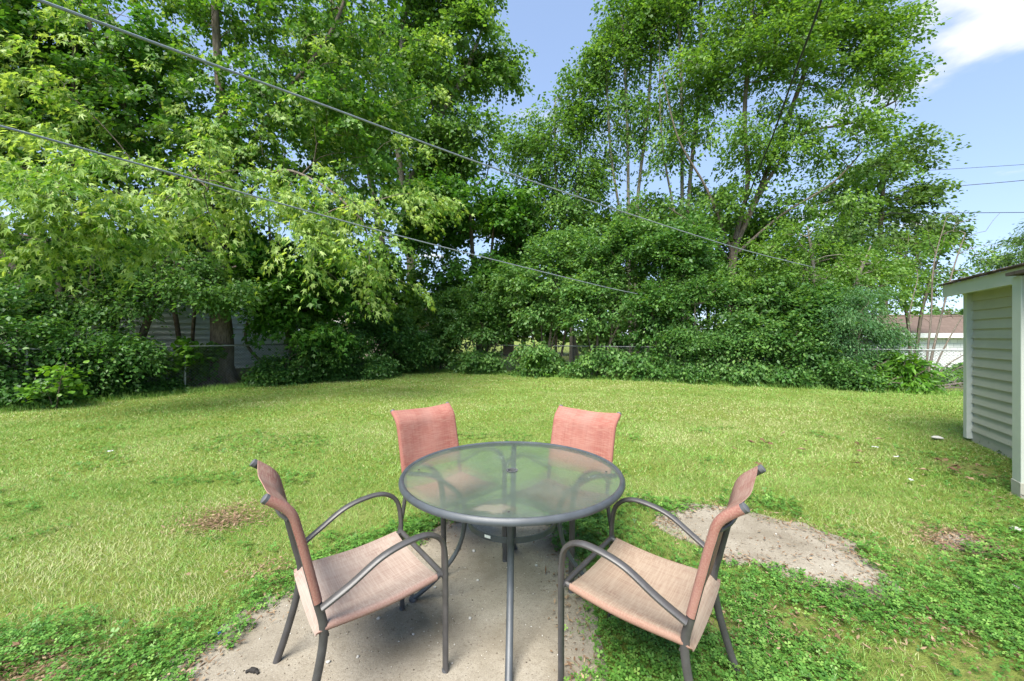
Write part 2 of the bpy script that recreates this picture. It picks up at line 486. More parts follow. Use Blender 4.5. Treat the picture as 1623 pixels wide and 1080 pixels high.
# ------------------------------------------------------------------ ground
def terrain(x, y):
    s = lambda a, b, v: np.clip((v - a) / (b - a), 0, 1) ** 2 * (3 - 2 * np.clip((v - a) / (b - a), 0, 1))
    d = x * .43 + y * .90                                   # distance into the yard, square to the rear fence
    return -0.85 * s(16.0, 22.0, d) * s(7.0, 12.0, x)
gx = np.concatenate([[-900, -300, -120, -60], np.arange(-30, 42, 1.0), [60, 120, 300, 900]])
gy = np.concatenate([[-300, -60, -20], np.arange(-6, 40, 1.0), [50, 70, 120, 300, 900]])
XX, YY = np.meshgrid(gx, gy)
ZZ = terrain(XX, YY)
nx_, ny_ = len(gx), len(gy)
q = np.arange(nx_ * ny_).reshape(ny_, nx_)
quads = np.stack([q[:-1, :-1], q[:-1, 1:], q[1:, 1:], q[1:, :-1]], -1).reshape(-1, 4)
lawn = mesh_np('ground', np.stack([XX.ravel(), YY.ravel(), ZZ.ravel()], 1), quads, np.full(len(quads), 4), GROUND_M, None, None, True)
tag(lawn, 'soil of the back yard lawn', 'lawn', kind='structure')
del lawn['category']

def outline(pix, seed, amp=.05, n=12):
    """ground polygon through the pixel corners with a ragged edge"""
    p = np.array([G(*a) for a in pix]); out = []
    for i in range(len(p)):
        a, b = p[i], p[(i + 1) % len(p)]
        for t in np.linspace(0, 1, n, endpoint=False):
            c = a + (b - a) * t
            out.append(c + amp * (np.array([fbm(c[0:1] * 4 + 9, c[1:2] * 4, seed)[0], fbm(c[0:1] * 4, c[1:2] * 4 + 5, seed + 7)[0]]) - .5) * 2)
    return np.array(out)
SLABS = [outline([(285, 1095), (330, 1035), (440, 955), (560, 905), (690, 850), (735, 822), (800, 815), (868, 838), (892, 880), (905, 960), (915, 1095), (930, 1250), (600, 1300), (180, 1250)], 3),
         outline([(1065, 824), (1100, 810), (1160, 812), (1270, 838), (1335, 866), (1392, 922), (1345, 942), (1265, 925), (1190, 893), (1110, 862), (1060, 838)], 9, .11),
         outline([(1470, 852), (1520, 850), (1580, 868), (1560, 880), (1500, 872)], 15, .05)]
def inside(poly, x, y):
    r = np.zeros(x.shape, bool)
    n = len(poly)
    for i in range(n):
        (x1, y1), (x2, y2) = poly[i], poly[(i + 1) % n]
        c = ((y1 > y) != (y2 > y)) & (x < (x2 - x1) * (y - y1) / (y2 - y1 + 1e-12) + x1)
        r ^= c
    return r
for i, poly in enumerate(SLABS):
    n = len(poly); c = poly.mean(0)
    grow = c + (poly - c) * 1.14
    V = [(a, b, .012) for a, b in grow] + [(a, b, -.03) for a, b in grow]
    mb = MB().add(V, [tuple(range(n))] + [(k, n + k, n + (k + 1) % n, (k + 1) % n) for k in range(n)])
    o = mb.build(['patio_pavement', 'path_pavement', 'path_pavement'][i], CONC_M, None, False)
    tag(o, ['worn sandy concrete patio under the table', 'bare dirt covered slab right of the table', 'small bare gravel patch in the grass near the shed'][i], kind='structure')

# ------------------------------------------------------------------ grass and clover
def slab_mask(x, y, shrink=0.0):
    wx = (fbm(x * 9, y * 9, 31) - .5) * .26 + rng.normal(0, .022, x.shape); wy = (fbm(x * 9 + 50, y * 9, 37) - .5) * .26 + rng.normal(0, .022, x.shape)
    r = np.zeros(x.shape, bool)
    for p in SLABS: r |= inside(p, x + wx, y + wy)
    return r
FENCE_L = (np.array([-11.6, 6.0]), np.array([-4.55, 18.1]))
FENCE_R = (FENCE_L[1], np.array([11.6, 10.45]))
def behind_fence(x, y, off=0.0):
    def side(a, b): return (b[0] - a[0]) * (y - a[1]) - (b[1] - a[1]) * (x - a[0])
    la = np.linalg.norm(FENCE_L[1] - FENCE_L[0]); lb = np.linalg.norm(FENCE_R[1] - FENCE_R[0])
    return (side(*FENCE_L) / la > off) | (side(*FENCE_R) / lb > off)
def seg_dist(x, y, a, b):
    t = np.clip(((x - a[0]) * (b[0] - a[0]) + (y - a[1]) * (b[1] - a[1])) / ((b - a) @ (b - a)), 0, 1)
    return np.hypot(x - a[0] - t * (b[0] - a[0]), y - a[1] - t * (b[1] - a[1]))
def clover_w(x, y):
    """how far clover has taken over, 0..1"""
    n = fbm(x * 1.7, y * 1.7, 51)
    w = np.clip((x - .15) / .5, 0, 1) * np.clip((2.95 + .12 * x - y) / 1.1, 0, 1)           # right foreground
    a, b = G(180, 1075), G(700, 838)
    w = np.maximum(w, np.clip((.40 - seg_dist(x, y, a, b)) / .2, 0, 1))
    w = np.maximum(w, np.clip((.55 - seg_dist(x, y, G(-50, 1100), G(300, 1060))) / .3, 0, 1))
    w = np.maximum(w, np.clip((.5 - seg_dist(x, y, G(880, 850), G(1050, 815))) / .35, 0, 1) * .8)
    w = np.maximum(w, np.clip((.8 - seg_dist(x, y, G(1500, 725), G(1640, 800))) / .5, 0, 1) * .45)
    w = np.maximum(w, np.clip((n - .60) * 6, 0, .5))
    return w * np.clip((n - .30) * 4, 0, 1)
def straw_w(x, y):
    n = fbm(x * .55 + 3, y * .55, 61, 4); n2 = fbm(x * 2.3, y * 2.3, 67, 3)
    w = np.clip((n - .50) * 3.6, 0, 1) * .65
    for (px, py, r, k) in ((120, 900, .75, .9), (300, 930, .5, .8), (60, 1000, .5, .8), (350, 800, .35, .7), (1180, 660, 2.2, .9), (1080, 690, .9, .8), (980, 640, 2.0, .6), (420, 690, 1.2, .6), (250, 720, .9, .5), (1400, 840, .6, .8),
                           (1250, 960, .3, .5), (690, 610, 2.2, .4), (1500, 900, .5, .7), (170, 830, .6, .6), (1320, 650, 1.8, .4), (1560, 940, .35, .8), (250, 1010, .3, .5)):
        c = G(px, py)
        w = np.maximum(w, k * np.clip(1.25 - np.hypot(x - c[0], (y - c[1])) / r, 0, 1))
    return np.clip(w * (.55 + .9 * n2), 0, 1)
def bare_w(x, y):
    w = np.zeros_like(x)
    for (px, py, r) in ((372, 818, .24), (345, 832, .14), (1560, 1065, .25), (1480, 1000, .10), (1260, 985, .14), (1545, 745, .22), (1150, 1000, .12), (60, 1075, .12), (430, 905, .07)):
        c = G(px, py)
        w = np.maximum(w, np.clip(1.4 - np.hypot(x - c[0], y - c[1]) / r, 0, 1))
    return w * (.5 + fbm(x * 7, y * 7, 71))

def scatter(y0, y1, dens, pad=1.45, far_pow=0.0):
    """even scatter over the strip of ground between two depths that the lens sees, with a margin"""
    n = int(dens * pad * 2 * (y1 * y1 - y0 * y0) / 2)
    y = np.sqrt(rng.random(n) * (y1 * y1 - y0 * y0) + y0 * y0)
    x = (rng.random(n) * 2 - 1) * pad * y
    return x, y
gV, gI, gC, gA = [], [], [], []
nv = 0
def blades(x, y, h, w, rich, lean=.55, val=None):
    """rich: bent blade of three faces, else one thin triangle"""
    global nv
    n = len(x)
    a = rng.random(n) * 2 * np.pi
    # mown grass combs over in patches
    a = np.where(rng.random(n) < .25, fbm(x * .8, y * .8, 81) * 9 + rng.normal(0, .7, n), a)
    dx, dy = np.cos(a), np.sin(a)
    f = rng.random(n) * 2 * np.pi
    sx, sy = np.cos(f), np.sin(f)
    l = np.abs(rng.normal(lean, .35, n)).clip(.05, 2.4)
    hz = h / np.sqrt(1 + l * l); off = hz * l
    b = np.stack([x, y, terrain(x, y) + .0], 1)
    side = np.stack([sx * w / 2, sy * w / 2, np.zeros(n)], 1)
    if rich:
        mid = b + np.stack([dx * off * .35, dy * off * .35, hz * .62], 1)
        tip = b + np.stack([dx * off, dy * off, hz], 1)
        V = np.stack([b - side, b + side, mid + side * .8, mid - side * .8, tip], 1).reshape(-1, 3)
        base = nv + np.arange(n)[:, None] * 5
        I = np.concatenate([base + [0, 1, 2, 3], base + [3, 2, 4]], 1)
        gI.append(I.ravel()); gC.append(np.tile([4, 3], n)); gA.append(np.repeat(val, 2)); nv += 5 * n
    else:
        tip = b + np.stack([dx * off, dy * off, hz], 1)
        V = np.stack([b - side, b + side, tip], 1).reshape(-1, 3)
        base = nv + np.arange(n)[:, None] * 3
        gI.append((base + [0, 1, 2]).ravel()); gC.append(np.full(n, 3)); gA.append(val); nv += 3 * n
    gV.append(V)
for (y0, y1, dens, h, w, rich) in ((1.35, 2.5, 9000, .050, .0028, True), (2.5, 4.2, 7500, .046, .0042, False), (4.2, 7.0, 3000, .044, .0075, False),
                                   (7.0, 11.0, 1000, .042, .014, False), (11.0, 19.0, 330, .045, .026, False)):
    x, y = scatter(y0, y1, dens)
    cw, sw, bw = clover_w(x, y), straw_w(x, y), bare_w(x, y)
    keep = ~slab_mask(x, y) & (rng.random(len(x)) > np.clip(cw * .62 + bw * 1.1, 0, .97)) & ~behind_fence(x, y, .4)
    keep &= (rng.random(len(x)) > .35 * np.clip((fbm(x * 3, y * 3, 91) - .45) * 4, 0, 1))
    x, y, sw, cw = x[keep], y[keep], sw[keep], cw[keep]
    lush = fbm(x * 1.1, y * 1.1, 95)
    hh = h * (.45 + .70 * rng.random(len(x))) * (.75 + .55 * lush)
    dead = rng.random(len(x)) < (.09 + .66 * sw)
    v = np.where(dead, .72 + .28 * rng.random(len(x)), np.clip(.02 + .55 * rng.random(len(x)) + .55 * (fbm(x * 4.5, y * 4.5, 93) - .5) + .12 * sw - .15 * cw, 0, .64))
    hh = np.where(dead, hh * .85, hh)
    blades(x, y, hh, w * (.7 + .6 * rng.random(len(x))), rich, 1.05, v)
# taller tufts along the fence, and sprigs coming through the edge of the slab
for a, b in (FENCE_L, FENCE_R):
    n = 9000
    t = rng.random(n); p = a + (b - a) * t[:, None] + rng.normal(0, .25, (n, 2)) - np.array([0, .30])
    blades(p[:, 0], p[:, 1], .06 + .13 * rng.random(n), np.full(n, .014), False, .6, np.clip(rng.normal(.33, .14, n), 0, .6))
grass = mesh_np('grass', np.concatenate(gV), np.concatenate(gI), np.concatenate(gC), LM['grass'], None, np.concatenate(gA))
tag(grass, 'short mown lawn grass with straw coloured patches', 'grass', kind='stuff')

cV, cI, cA = [], [], []
def clover(x, y, r, h):
    n = len(x)
    c = np.stack([x, y, h], 1)
    a0 = rng.random(n) * 6.283
    tilt = rng.normal(0, .28, (n, 2))
    val = np.clip(rng.normal(.42, .2, n) + .25 * (fbm(x * 2, y * 2, 97) - .5), 0, 1)
    for k in range(3):
        a = a0 + k * 2.094
        d = np.stack([np.cos(a), np.sin(a), np.cos(a) * tilt[:, 0] + np.sin(a) * tilt[:, 1]], 1)
        s = np.stack([-np.sin(a), np.cos(a), -np.sin(a) * tilt[:, 0] + np.cos(a) * tilt[:, 1]], 1)
        rr = (r * (.85 + .3 * rng.random(n)))[:, None]
        up = np.array([0, 0, 1.0])
        V = np.stack([c, c + d * rr * .62 + s * rr * .40 + up * rr * .14, c + d * rr * 1.0 + up * rr * .02, c + d * rr * .62 - s * rr * .40 + up * rr * .14], 1)
        cV.append(V.reshape(-1, 3)); cA.append(np.repeat(val + rng.normal(0, .05, n), 2))
for (y0, y1, dens, r) in ((1.35, 2.4, 6400, .0145), (2.4, 3.6, 4000, .0175), (3.6, 6.5, 850, .021)):
    x, y = scatter(y0, y1, dens)
    w = clover_w(x, y)
    keep = (rng.random(len(x)) < w * (1 - .8 * np.clip(bare_w(x, y), 0, 1))) & ~slab_mask(x, y)
    x, y, w = x[keep], y[keep], w[keep]
    clover(x, y, r * (.7 + .6 * rng.random(len(x))), (.012 + .065 * rng.random(len(x)) * (.25 + fbm(x * 4, y * 4, 99) ** 1.5 * 1.4)))
V = np.concatenate(cV); nq = len(V) // 4
b4 = np.arange(nq)[:, None] * 4
clov = mesh_np('clover', V, (b4 + [0, 1, 2, 0, 2, 3]).ravel(), np.full(nq * 2, 3), LM['clover'], None, np.concatenate(cA))
tag(clov, 'low green clover spreading round the patio edge', 'clover', kind='stuff')

# crumbs of stone and dry bits on the slabs and in the bare spots
n = 2600
ks, kp = [], 0
bb = [(p.min(0), p.max(0)) for p in SLABS]
x = np.concatenate([rng.uniform(bb[k][0][0], bb[k][1][0], m) for k, m in ((0, 3200), (1, 1500), (2, 200))])
y = np.concatenate([rng.uniform(bb[k][0][1], bb[k][1][1], m) for k, m in ((0, 3200), (1, 1500), (2, 200))])
ok = np.zeros(len(x), bool)
for p in SLABS: ok |= inside(p, x, y)
x, y = x[ok], y[ok]
n = len(x)
oct_ = np.array([(1, 0, 0), (0, 1, 0), (-1, 0, 0), (0, -1, 0), (0, 0, .8), (0, 0, -.4)])
S = (.0015 + .0035 * rng.random(n) ** 3)[:, None, None] * (1 + .5 * rng.normal(0, .4, (n, 6, 1)))
V = (oct_[None] * S + np.stack([x, y, np.full(n, .0135)], 1)[:, None]).reshape(-1, 3)
tri = np.array([(0, 1, 4), (1, 2, 4), (2, 3, 4), (3, 0, 4), (1, 0, 5), (2, 1, 5), (3, 2, 5), (0, 3, 5)])
STONE_M = None
m_, nt_, out_ = new_mat('grit')
a_ = node(nt_, 'ShaderNodeAttribute', attribute_name='v')
principled(nt_, out_, ramp(nt_, a_.outputs['Fac'], [(0, (.05, .04, .03)), (.6, (.26, .22, .17)), (1, (.60, .58, .54))]).outputs[0], .9, .2)
grit = mesh_np('gravel', V, (np.arange(n)[:, None, None] * 6 + tri[None]).ravel(), np.full(n * 8, 3), m_, None, np.repeat(rng.random(n), 8))
tag(grit, 'fine gravel crumbs scattered over the concrete', 'gravel', kind='stuff')

# dry flakes and bits of straw lying along the slab edges and in the bare spots
lx_, ly_ = [], []
for p_ in SLABS:
    k_ = rng.integers(0, len(p_), 1500); q_ = p_[k_] + rng.normal(0, .07, (1500, 2)); lx_.append(q_[:, 0]); ly_.append(q_[:, 1])
for (px, py, r_) in ((372, 818, .17), (345, 832, .12), (1560, 1065, .3), (1480, 1000, .14), (1260, 985, .16), (1545, 745, .35), (60, 1075, .14), (1570, 795, .3), (430, 905, .1), (1340, 880, .25), (1170, 1010, .15)):
    m_n = 900 if px < 400 else 260
    q_ = G(px, py) + rng.normal(0, r_, (m_n, 2)) * np.array([1.3, .8]); lx_.append(q_[:, 0]); ly_.append(q_[:, 1])
x, y = np.concatenate(lx_), np.concatenate(ly_)
n = len(x)
f_ = rng.random(n) * 6.283; l_ = .006 + .020 * rng.random(n) ** 2; w_ = .0018 + .006 * rng.random(n) ** 2
d_ = np.stack([np.cos(f_), np.sin(f_), rng.normal(0, .25, n)], 1) * l_[:, None]; s2 = np.stack([-np.sin(f_), np.cos(f_), rng.normal(0, .3, n)], 1) * w_[:, None]
c_ = np.stack([x, y, .016 + .02 * rng.random(n)], 1)
V = np.stack([c_ - d_, c_ + s2, c_ + d_, c_ - s2], 1).reshape(-1, 3)
lit = mesh_np('leaf_litter', V, (np.arange(n)[:, None] * 4 + [0, 1, 2, 3]).ravel(), np.full(n, 4), LM['dry'], None, rng.random(n))
tag(lit, 'dry brown litter along the edge of the concrete', 'litter', kind='stuff')

# ------------------------------------------------------------------ trees and shrubs
def leaf_shape(kind):
    """flat-ish leaf of length 1 along +x: vertices and triangles"""
    if kind == 'oval':        # folded along its midrib
        V = [(0, 0, 0), (.42, .31, .06), (1, 0, -.08), (.42, -.31, .06)]
        T = [(0, 2, 1), (0, 3, 2)]
    elif kind == 'wide':
        V = [(0, 0, 0), (.45, .42, .05), (1, 0, -.06), (.45, -.42, .05)]
        T = [(0, 2, 1), (0, 3, 2)]
    elif kind == 'long':
        V = [(0, 0, 0), (.45, .16, .03), (1, 0, -.10), (.45, -.16, .03)]
        T = [(0, 2, 1), (0, 3, 2)]
    elif kind == 'maple3':    # three lobes
        V = [(0, 0, 0), (.50, .52, -.04), (.52, .17, .05), (1, 0, -.08), (.52, -.17, .05), (.50, -.52, -.04)]
        T = [(0, 2, 1), (0, 3, 2), (0, 4, 3), (0, 5, 4)]
    elif kind == 'maple5':    # five deeply cut lobes
        pts = [(0, 0, 0)]
        for a, r in ((-115, .40), (-84, .22), (-48, .78), (-24, .36), (0, 1.0), (24, .36), (48, .78), (84, .22), (115, .40)):
            pts.append((.12 + r * math.cos(R(a)) * .95, r * math.sin(R(a)) * .74, -.24 * r * r + (.04 if r < .4 else 0)))
        V = pts
        T = [(0, k, k + 1) for k in range(1, 9)]
    elif kind == 'broad':
        V = [(0, 0, 0), (.12, .46, -.03), (.55, .50, 0), (1, 0, -.12), (.55, -.50, 0), (.12, -.46, -.03)]
        T = [(0, 2, 1), (0, 3, 2), (0, 4, 3), (0, 5, 4)]
    V = np.array(V, float); V[:, 0] -= 0
    return V, np.array(T)

def orient(pos, axis, nrm, size, kind):
    """one leaf per row: returns all vertices and triangles"""
    LV, LT = leaf_shape(kind)
    a = axis / (np.linalg.norm(axis, axis=1)[:, None] + 1e-9)
    nrm = nrm - a * (nrm * a).sum(1)[:, None]
    nrm /= np.linalg.norm(nrm, axis=1)[:, None] + 1e-9
    s = np.cross(nrm, a)
    V = pos[:, None] + size[:, None, None] * (LV[None, :, 0, None] * a[:, None] + LV[None, :, 1, None] * s[:, None] + LV[None, :, 2, None] * nrm[:, None])
    k = len(LV)
    T = np.arange(len(pos))[:, None, None] * k + LT[None]
    return V.reshape(-1, 3), T.reshape(-1, 3), len(LT)

def sprays(tips, dirs, per, L, W, droop, size, spread=.55, flat=.10):
    """leaves set along the side twigs of each branch end: positions, axes, normals, sizes, tip index"""
    n = len(tips) * per
    ti = np.repeat(np.arange(len(tips)), per)
    d = dirs[ti]
    up = np.array([0, 0, 1.0])
    side = np.cross(d, up); side /= np.linalg.norm(side, axis=1)[:, None] + 1e-6
    # leaves sit in little tufts along a few side twigs
    tw = rng.integers(0, 5, n)
    s = rng.random(n) * 1.15 - .25
    lat = (tw - 2) / 2 * np.clip(.25 + s, 0, 1) + rng.normal(0, .16, n)
    sc = (.75 + .5 * rng.random(len(tips)))[ti]
    dr = droop * (.5 + rng.random(len(tips)))[ti]
    pos = tips[ti] + d * (s * L * sc)[:, None] + side * (lat * W * sc)[:, None]
    pos[:, 2] += rng.normal(0, flat, n) - dr * (np.clip(s, 0, 2) ** 2 + lat ** 2) * L * .5
    ax = d * .7 + side * (lat * 1.3)[:, None] + rng.normal(0, .45, (n, 3)) - up * (dr * .7 + .18)[:, None]
    nr = up + rng.normal(0, spread, (n, 3)) - d * .2
    sz = size * np.clip(rng.normal(.95, .28, n), .4, 1.5)
    return pos, ax, nr, sz, ti

def grow(stems, tips, r_tip=.012, wander=.10):
    """joins branch ends to the stems; returns tube mesh data.  stems: list of (points, base radius, top radius)"""
    pos, par, plen, fixed = [], [], [], []
    chains = []
    for pts, r0, r1 in stems:
        p = smooth_path(pts, 5)
        ids = []
        for k, c in enumerate(p):
            par.append(ids[-1] if ids else -1); ids.append(len(pos)); pos.append(c)
            plen.append(0.0 if k == 0 else plen[par[-1]] + np.linalg.norm(c - pos[par[-1]]) * .25)
            fixed.append(r0 + (r1 - r0) * (k / (len(p) - 1)) ** .55)
        chains.append((ids, True))
    base = np.array(pos)
    d0 = np.min(np.linalg.norm(tips[:, None] - base[None], axis=2), axis=1)
    order = np.argsort(d0)
    A = np.zeros((len(base) + len(tips) * 5, 3)); A[:len(base)] = base
    PL = np.zeros(len(A)); PL[:len(base)] = plen
    m = len(base)
    ends = np.zeros(len(tips), int)
    zmin = min(s[0][0][2] for s in stems)
    for t in order:
        tip = tips[t]
        v = tip - A[:m]
        d = np.linalg.norm(v, axis=1)
        rise = v[:, 2] / (d + 1e-6)
        cost = d * (1 + .55 * np.clip(.15 - rise, 0, 2)) + .30 * PL[:m]
        low = A[:m, 2] - zmin < min(1.2, .25 * (tip[2] - zmin))
        cost = cost + low * 2.0
        j = int(np.argmin(cost))
        p0 = A[j]; L = d[j]
        k = 2 if L < .8 else (3 if L < 2 else 5)
        gpar = A[par[j]] if par[j] >= 0 else p0 - np.array([0, 0, .3])
        dirp = (p0 - gpar); dirp /= np.linalg.norm(dirp) + 1e-6
        c1 = p0 + (dirp * .35 + v[j] / (L + 1e-6) * .5 + np.array([0, 0, .25])) * L * .35
        c2 = tip - (v[j] / (L + 1e-6) * .75 - np.array([0, 0, .12])) * L * .33
        ids = [j]
        for u in np.arange(1, k + 1) / k:
            c = (1 - u) ** 3 * p0 + 3 * u * (1 - u) ** 2 * c1 + 3 * u * u * (1 - u) * c2 + u ** 3 * tip
            if u < 1: c = c + rng.normal(0, wander * min(L, 2) * .25, 3)
            A[m] = c; PL[m] = PL[ids[-1]] + np.linalg.norm(c - A[ids[-1]])
            par.append(ids[-1]); fixed.append(0.0); ids.append(m); m += 1
        ends[t] = ids[-1]
        chains.append((ids, False))
    cnt = np.zeros(m)
    for e in ends: cnt[e] += 1
    for i in range(m - 1, -1, -1):
        if par[i] >= 0: cnt[par[i]] += cnt[i]
    rad = np.maximum(np.array(fixed), r_tip * np.maximum(cnt, 1) ** .42)
    for i in range(m):
        if par[i] >= 0 and fixed[i] == 0: rad[i] = min(rad[i], rad[par[i]] * .85)
    V, I, C = [], [], []
    off = 0
    for ids, stem in chains:
        p = A[ids]; r = rad[ids].copy()
        if not stem: r[0] = min(r[0], r[1] * 1.15)
        sides = 10 if stem and r[0] > .15 else (7 if r[0] > .06 else (4 if r[0] > .02 else 3))
        tv, tf = tube_mesh(p, r, sides, caps=False)
        V.append(np.array(tv)); I.append((np.array(tf) + off).ravel()); C.append(np.full(len(tf), 4)); off += len(tv)
    dirs = np.array([A[e] - A[par[e]] for e in ends]); dirs /= np.linalg.norm(dirs, axis=1)[:, None] + 1e-6
    return np.concatenate(V), np.concatenate(I), np.concatenate(C), dirs

def blob_tips(blobs, n, clumps=26, tight=.30, shell=.62):
    """branch ends inside the ellipsoids, gathered in clumps so that gaps stay between"""
    vol = np.array([(b[1][0] * b[1][1] * b[1][2]) ** .8 * (b[2] if len(b) > 2 else 1) for b in blobs]); vol /= vol.sum()
    out = []
    for b, w in zip(blobs, vol):
        c, r = np.array(b[0]), np.array(b[1])
        m = max(4, int(n * w)); kc = max(3, int(clumps * w))
        u = rng.normal(0, 1, (kc, 3)); u /= np.linalg.norm(u, axis=1)[:, None]
        cc = u * (shell + (1 - shell) * rng.random((kc, 1)) ** .6) * .86
        cc[: kc // 4] *= .5
        pick = rng.integers(0, kc, m)
        p = cc[pick] + rng.normal(0, tight, (m, 3)) * np.array([1, 1, .7])
        l = np.linalg.norm(p, axis=1)[:, None]
        p = np.where(l > 1.05, p / l * (1.05 - .1 * rng.random((m, 1))), p)
        out.append(c + p * r)
    return np.concatenate(out)

NLEAF = [0]
def plant(name, label, cat, base, stems, blobs, n_tips, per, size, kind, leafmat, barkmat=None, group=None, L=.55, W=.4, droop=.45, clumps=30,
          tight=.28, shell=.6, r_tip=.010, flat=.08, spread=.55, tone=0.0, tips=None, trunk_name='trunk', crown_name='crown', near=None, extra=None, extra_kind=None):
    root = empty(name, base)
    tag(root, label, cat, group)
    b = np.array(base)
    per = int(per * 1.45); size = size * 1.10; n_tips = int(n_tips * 1.25); clumps = int(clumps * 1.2)
    T = blob_tips(blobs, n_tips, clumps, tight, shell) if tips is None else tips
    n_main = len(T)
    if extra is not None: T = np.concatenate([T, extra])
    else: T = T[T[:, 2] > b[2] + .06]
    V, I, C, dirs = grow(stems, T, r_tip)
    mesh_np(trunk_name, V - b, I, C, barkmat or BARK, root, None, True)
    cen = np.mean([q_[0] for q_ in blobs], axis=0) if blobs else T.mean(0)
    outw = T - cen; outw /= np.linalg.norm(outw, axis=1)[:, None] + 1e-6
    d = dirs * .6 + outw * .6 + rng.normal(0, .25, T.shape); d[:, 2] = d[:, 2] * .5 - .05
    d /= np.linalg.norm(d, axis=1)[:, None]
    pos, ax, nr, sz, ti = sprays(T, d, per, L, W, droop, size, spread, flat)
    up_ok = pos[:, 2] > b[2] + .02
    pos, ax, nr, sz, ti = pos[up_ok], ax[up_ok], nr[up_ok], sz[up_ok], ti[up_ok]
    clump_tone = rng.normal(0, .13, len(T))[ti]
    val = np.clip(rng.normal(.42 + tone, .20, len(pos)) + clump_tone, 0, 1)
    mask = np.zeros(len(pos), bool)
    if near:
        # the leaves that show largest are parts of their own
        depth = np.where((pos[:, 1] > .5) & (np.abs(pos[:, 0]) < 1.27 * pos[:, 1]) & (CAMH + pos[:, 1] * .84 > pos[:, 2]), pos[:, 1] - sz * 8, 1e9)
        mask[np.argsort(depth)[:near]] = True
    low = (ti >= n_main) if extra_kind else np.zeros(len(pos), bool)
    val = np.clip(val + .42 * low + rng.normal(0, .08, len(val)), 0, 1)  # low boughs paler: the sunlight on them is painted into leaf tone
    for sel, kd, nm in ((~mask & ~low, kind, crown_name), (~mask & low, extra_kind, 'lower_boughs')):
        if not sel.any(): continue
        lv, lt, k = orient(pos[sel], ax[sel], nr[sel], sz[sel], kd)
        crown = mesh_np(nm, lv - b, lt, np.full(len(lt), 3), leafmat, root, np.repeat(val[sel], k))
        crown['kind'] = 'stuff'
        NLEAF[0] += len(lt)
    if near:
        from mathutils import Matrix
        LV, LT = leaf_shape(extra_kind or kind)
        mesh_v = []
        for tone_i in (.25, .45, .6, .8):
            me = bpy.data.meshes.new('leaf'); me.from_pydata([tuple(v_) for v_ in LV], [], [tuple(int(i) for i in t_) for t_ in LT])
            at = me.attributes.new('v', 'FLOAT', 'FACE'); at.data.foreach_set('value', np.full(len(LT), tone_i, dtype=np.float32))
            me.materials.append(leafmat); mesh_v.append(me)
        for i in np.where(mask)[0]:
            a = Vector(ax[i]).normalized(); nn = Vector(nr[i]); nn = (nn - a * nn.dot(a)).normalized(); s = nn.cross(a)
            o = link('leaf', mesh_v[int(np.clip(val[i] * 4, 0, 3))], crown)
            M = Matrix((a, s, nn)).transposed().to_4x4() @ Matrix.Scale(sz[i], 4)
            M.translation = Vector(pos[i] - b)
            o.matrix_local = M
    return root

def base_of(px, py, D):
    p = P(px, py, D)
    return np.array([p[0], p[1], float(terrain(p[0:1], p[1:2])[0])])
def stem_from(b, pts, r0, r1):
    return ([np.array(b) - np.array([0, 0, .15])] + [np.array(p) for p in pts], r0, r1)
def flare(b, r, h=.55, k=7):
    """root flare: buttress stems round a trunk foot"""
    out = []
    for i in range(k):
        a = i * 6.283 / k + rng.normal(0, .2)
        d = np.array([math.cos(a), math.sin(a), 0])
        out.append(([b + d * r * 1.75 + np.array([0, 0, -.08]), b + d * r * 1.15 + np.array([0, 0, .10]), b + d * r * .55 + np.array([0, 0, h])], r * .30, r * .34))
    return out

# --- the big silver maple behind the left fence, with long low limbs reaching over the lawn
b = base_of(345, 608, 12.3)
lead = [P(352, 545, 12.3), P(348, 470, 12.3), P(352, 380, 12.4), P(358, 250, 12.5), P(350, 150, 12.5), P(342, 40, 12.4), P(335, -120, 12.4)]
limbs = [([P(350, 420, 12.4), P(300, 330, 12.0), P(215, 200, 11.6), P(150, 60, 11.2), P(110, -60, 11)], .17, .05),
         ([P(352, 400, 12.3), P(330, 320, 11.0), P(250, 270, 9.4), P(160, 265, 8.0), P(90, 290, 7.0)], .06, .015),
         ([P(354, 390, 12.3), P(400, 300, 11.2), P(450, 270, 10.2), P(520, 300, 9.3), P(575, 350, 8.8)], .06, .012),
         ([P(356, 300, 12.4), P(430, 180, 12.2), P(520, 60, 12), P(560, -40, 12)], .12, .04),
         ([P(352, 360, 12.4), P(320, 290, 10.4), P(300, 270, 9.0), P(330, 300, 8.0)], .05, .012)]
blobs = [(P(330, 120, 12.5), (4.2, 3.0, 4.0)), (P(150, 60, 11.5), (3.4, 2.6, 3.4)), (P(480, 80, 12.2), (3.4, 2.6, 3.6)), (P(340, -160, 12.5), (4.5, 3.5, 3.5), .8),
         (P(500, 230, 11.5), (2.5, 1.8, 2.0)), (P(240, 220, 10.5), (2.4, 1.5, 1.5))]
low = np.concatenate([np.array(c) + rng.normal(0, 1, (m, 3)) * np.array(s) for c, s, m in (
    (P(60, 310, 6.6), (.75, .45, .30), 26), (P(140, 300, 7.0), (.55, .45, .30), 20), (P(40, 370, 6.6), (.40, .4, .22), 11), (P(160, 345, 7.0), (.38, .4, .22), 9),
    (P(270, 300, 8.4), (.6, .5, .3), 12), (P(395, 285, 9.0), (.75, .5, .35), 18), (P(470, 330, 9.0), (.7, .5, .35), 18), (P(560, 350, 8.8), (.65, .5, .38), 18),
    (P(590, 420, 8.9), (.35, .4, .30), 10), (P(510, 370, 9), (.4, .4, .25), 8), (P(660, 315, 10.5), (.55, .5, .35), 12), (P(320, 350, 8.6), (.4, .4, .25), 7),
    (P(60, 90, 9.5), (1.5, 1.0, 1.2), 40), (P(20, 190, 9.0), (1.2, .8, .7), 26), (P(290, 210, 10.5), (1.2, .8, .6), 26), (P(560, 200, 11.5), (1.2, .9, 1.0), 30))])
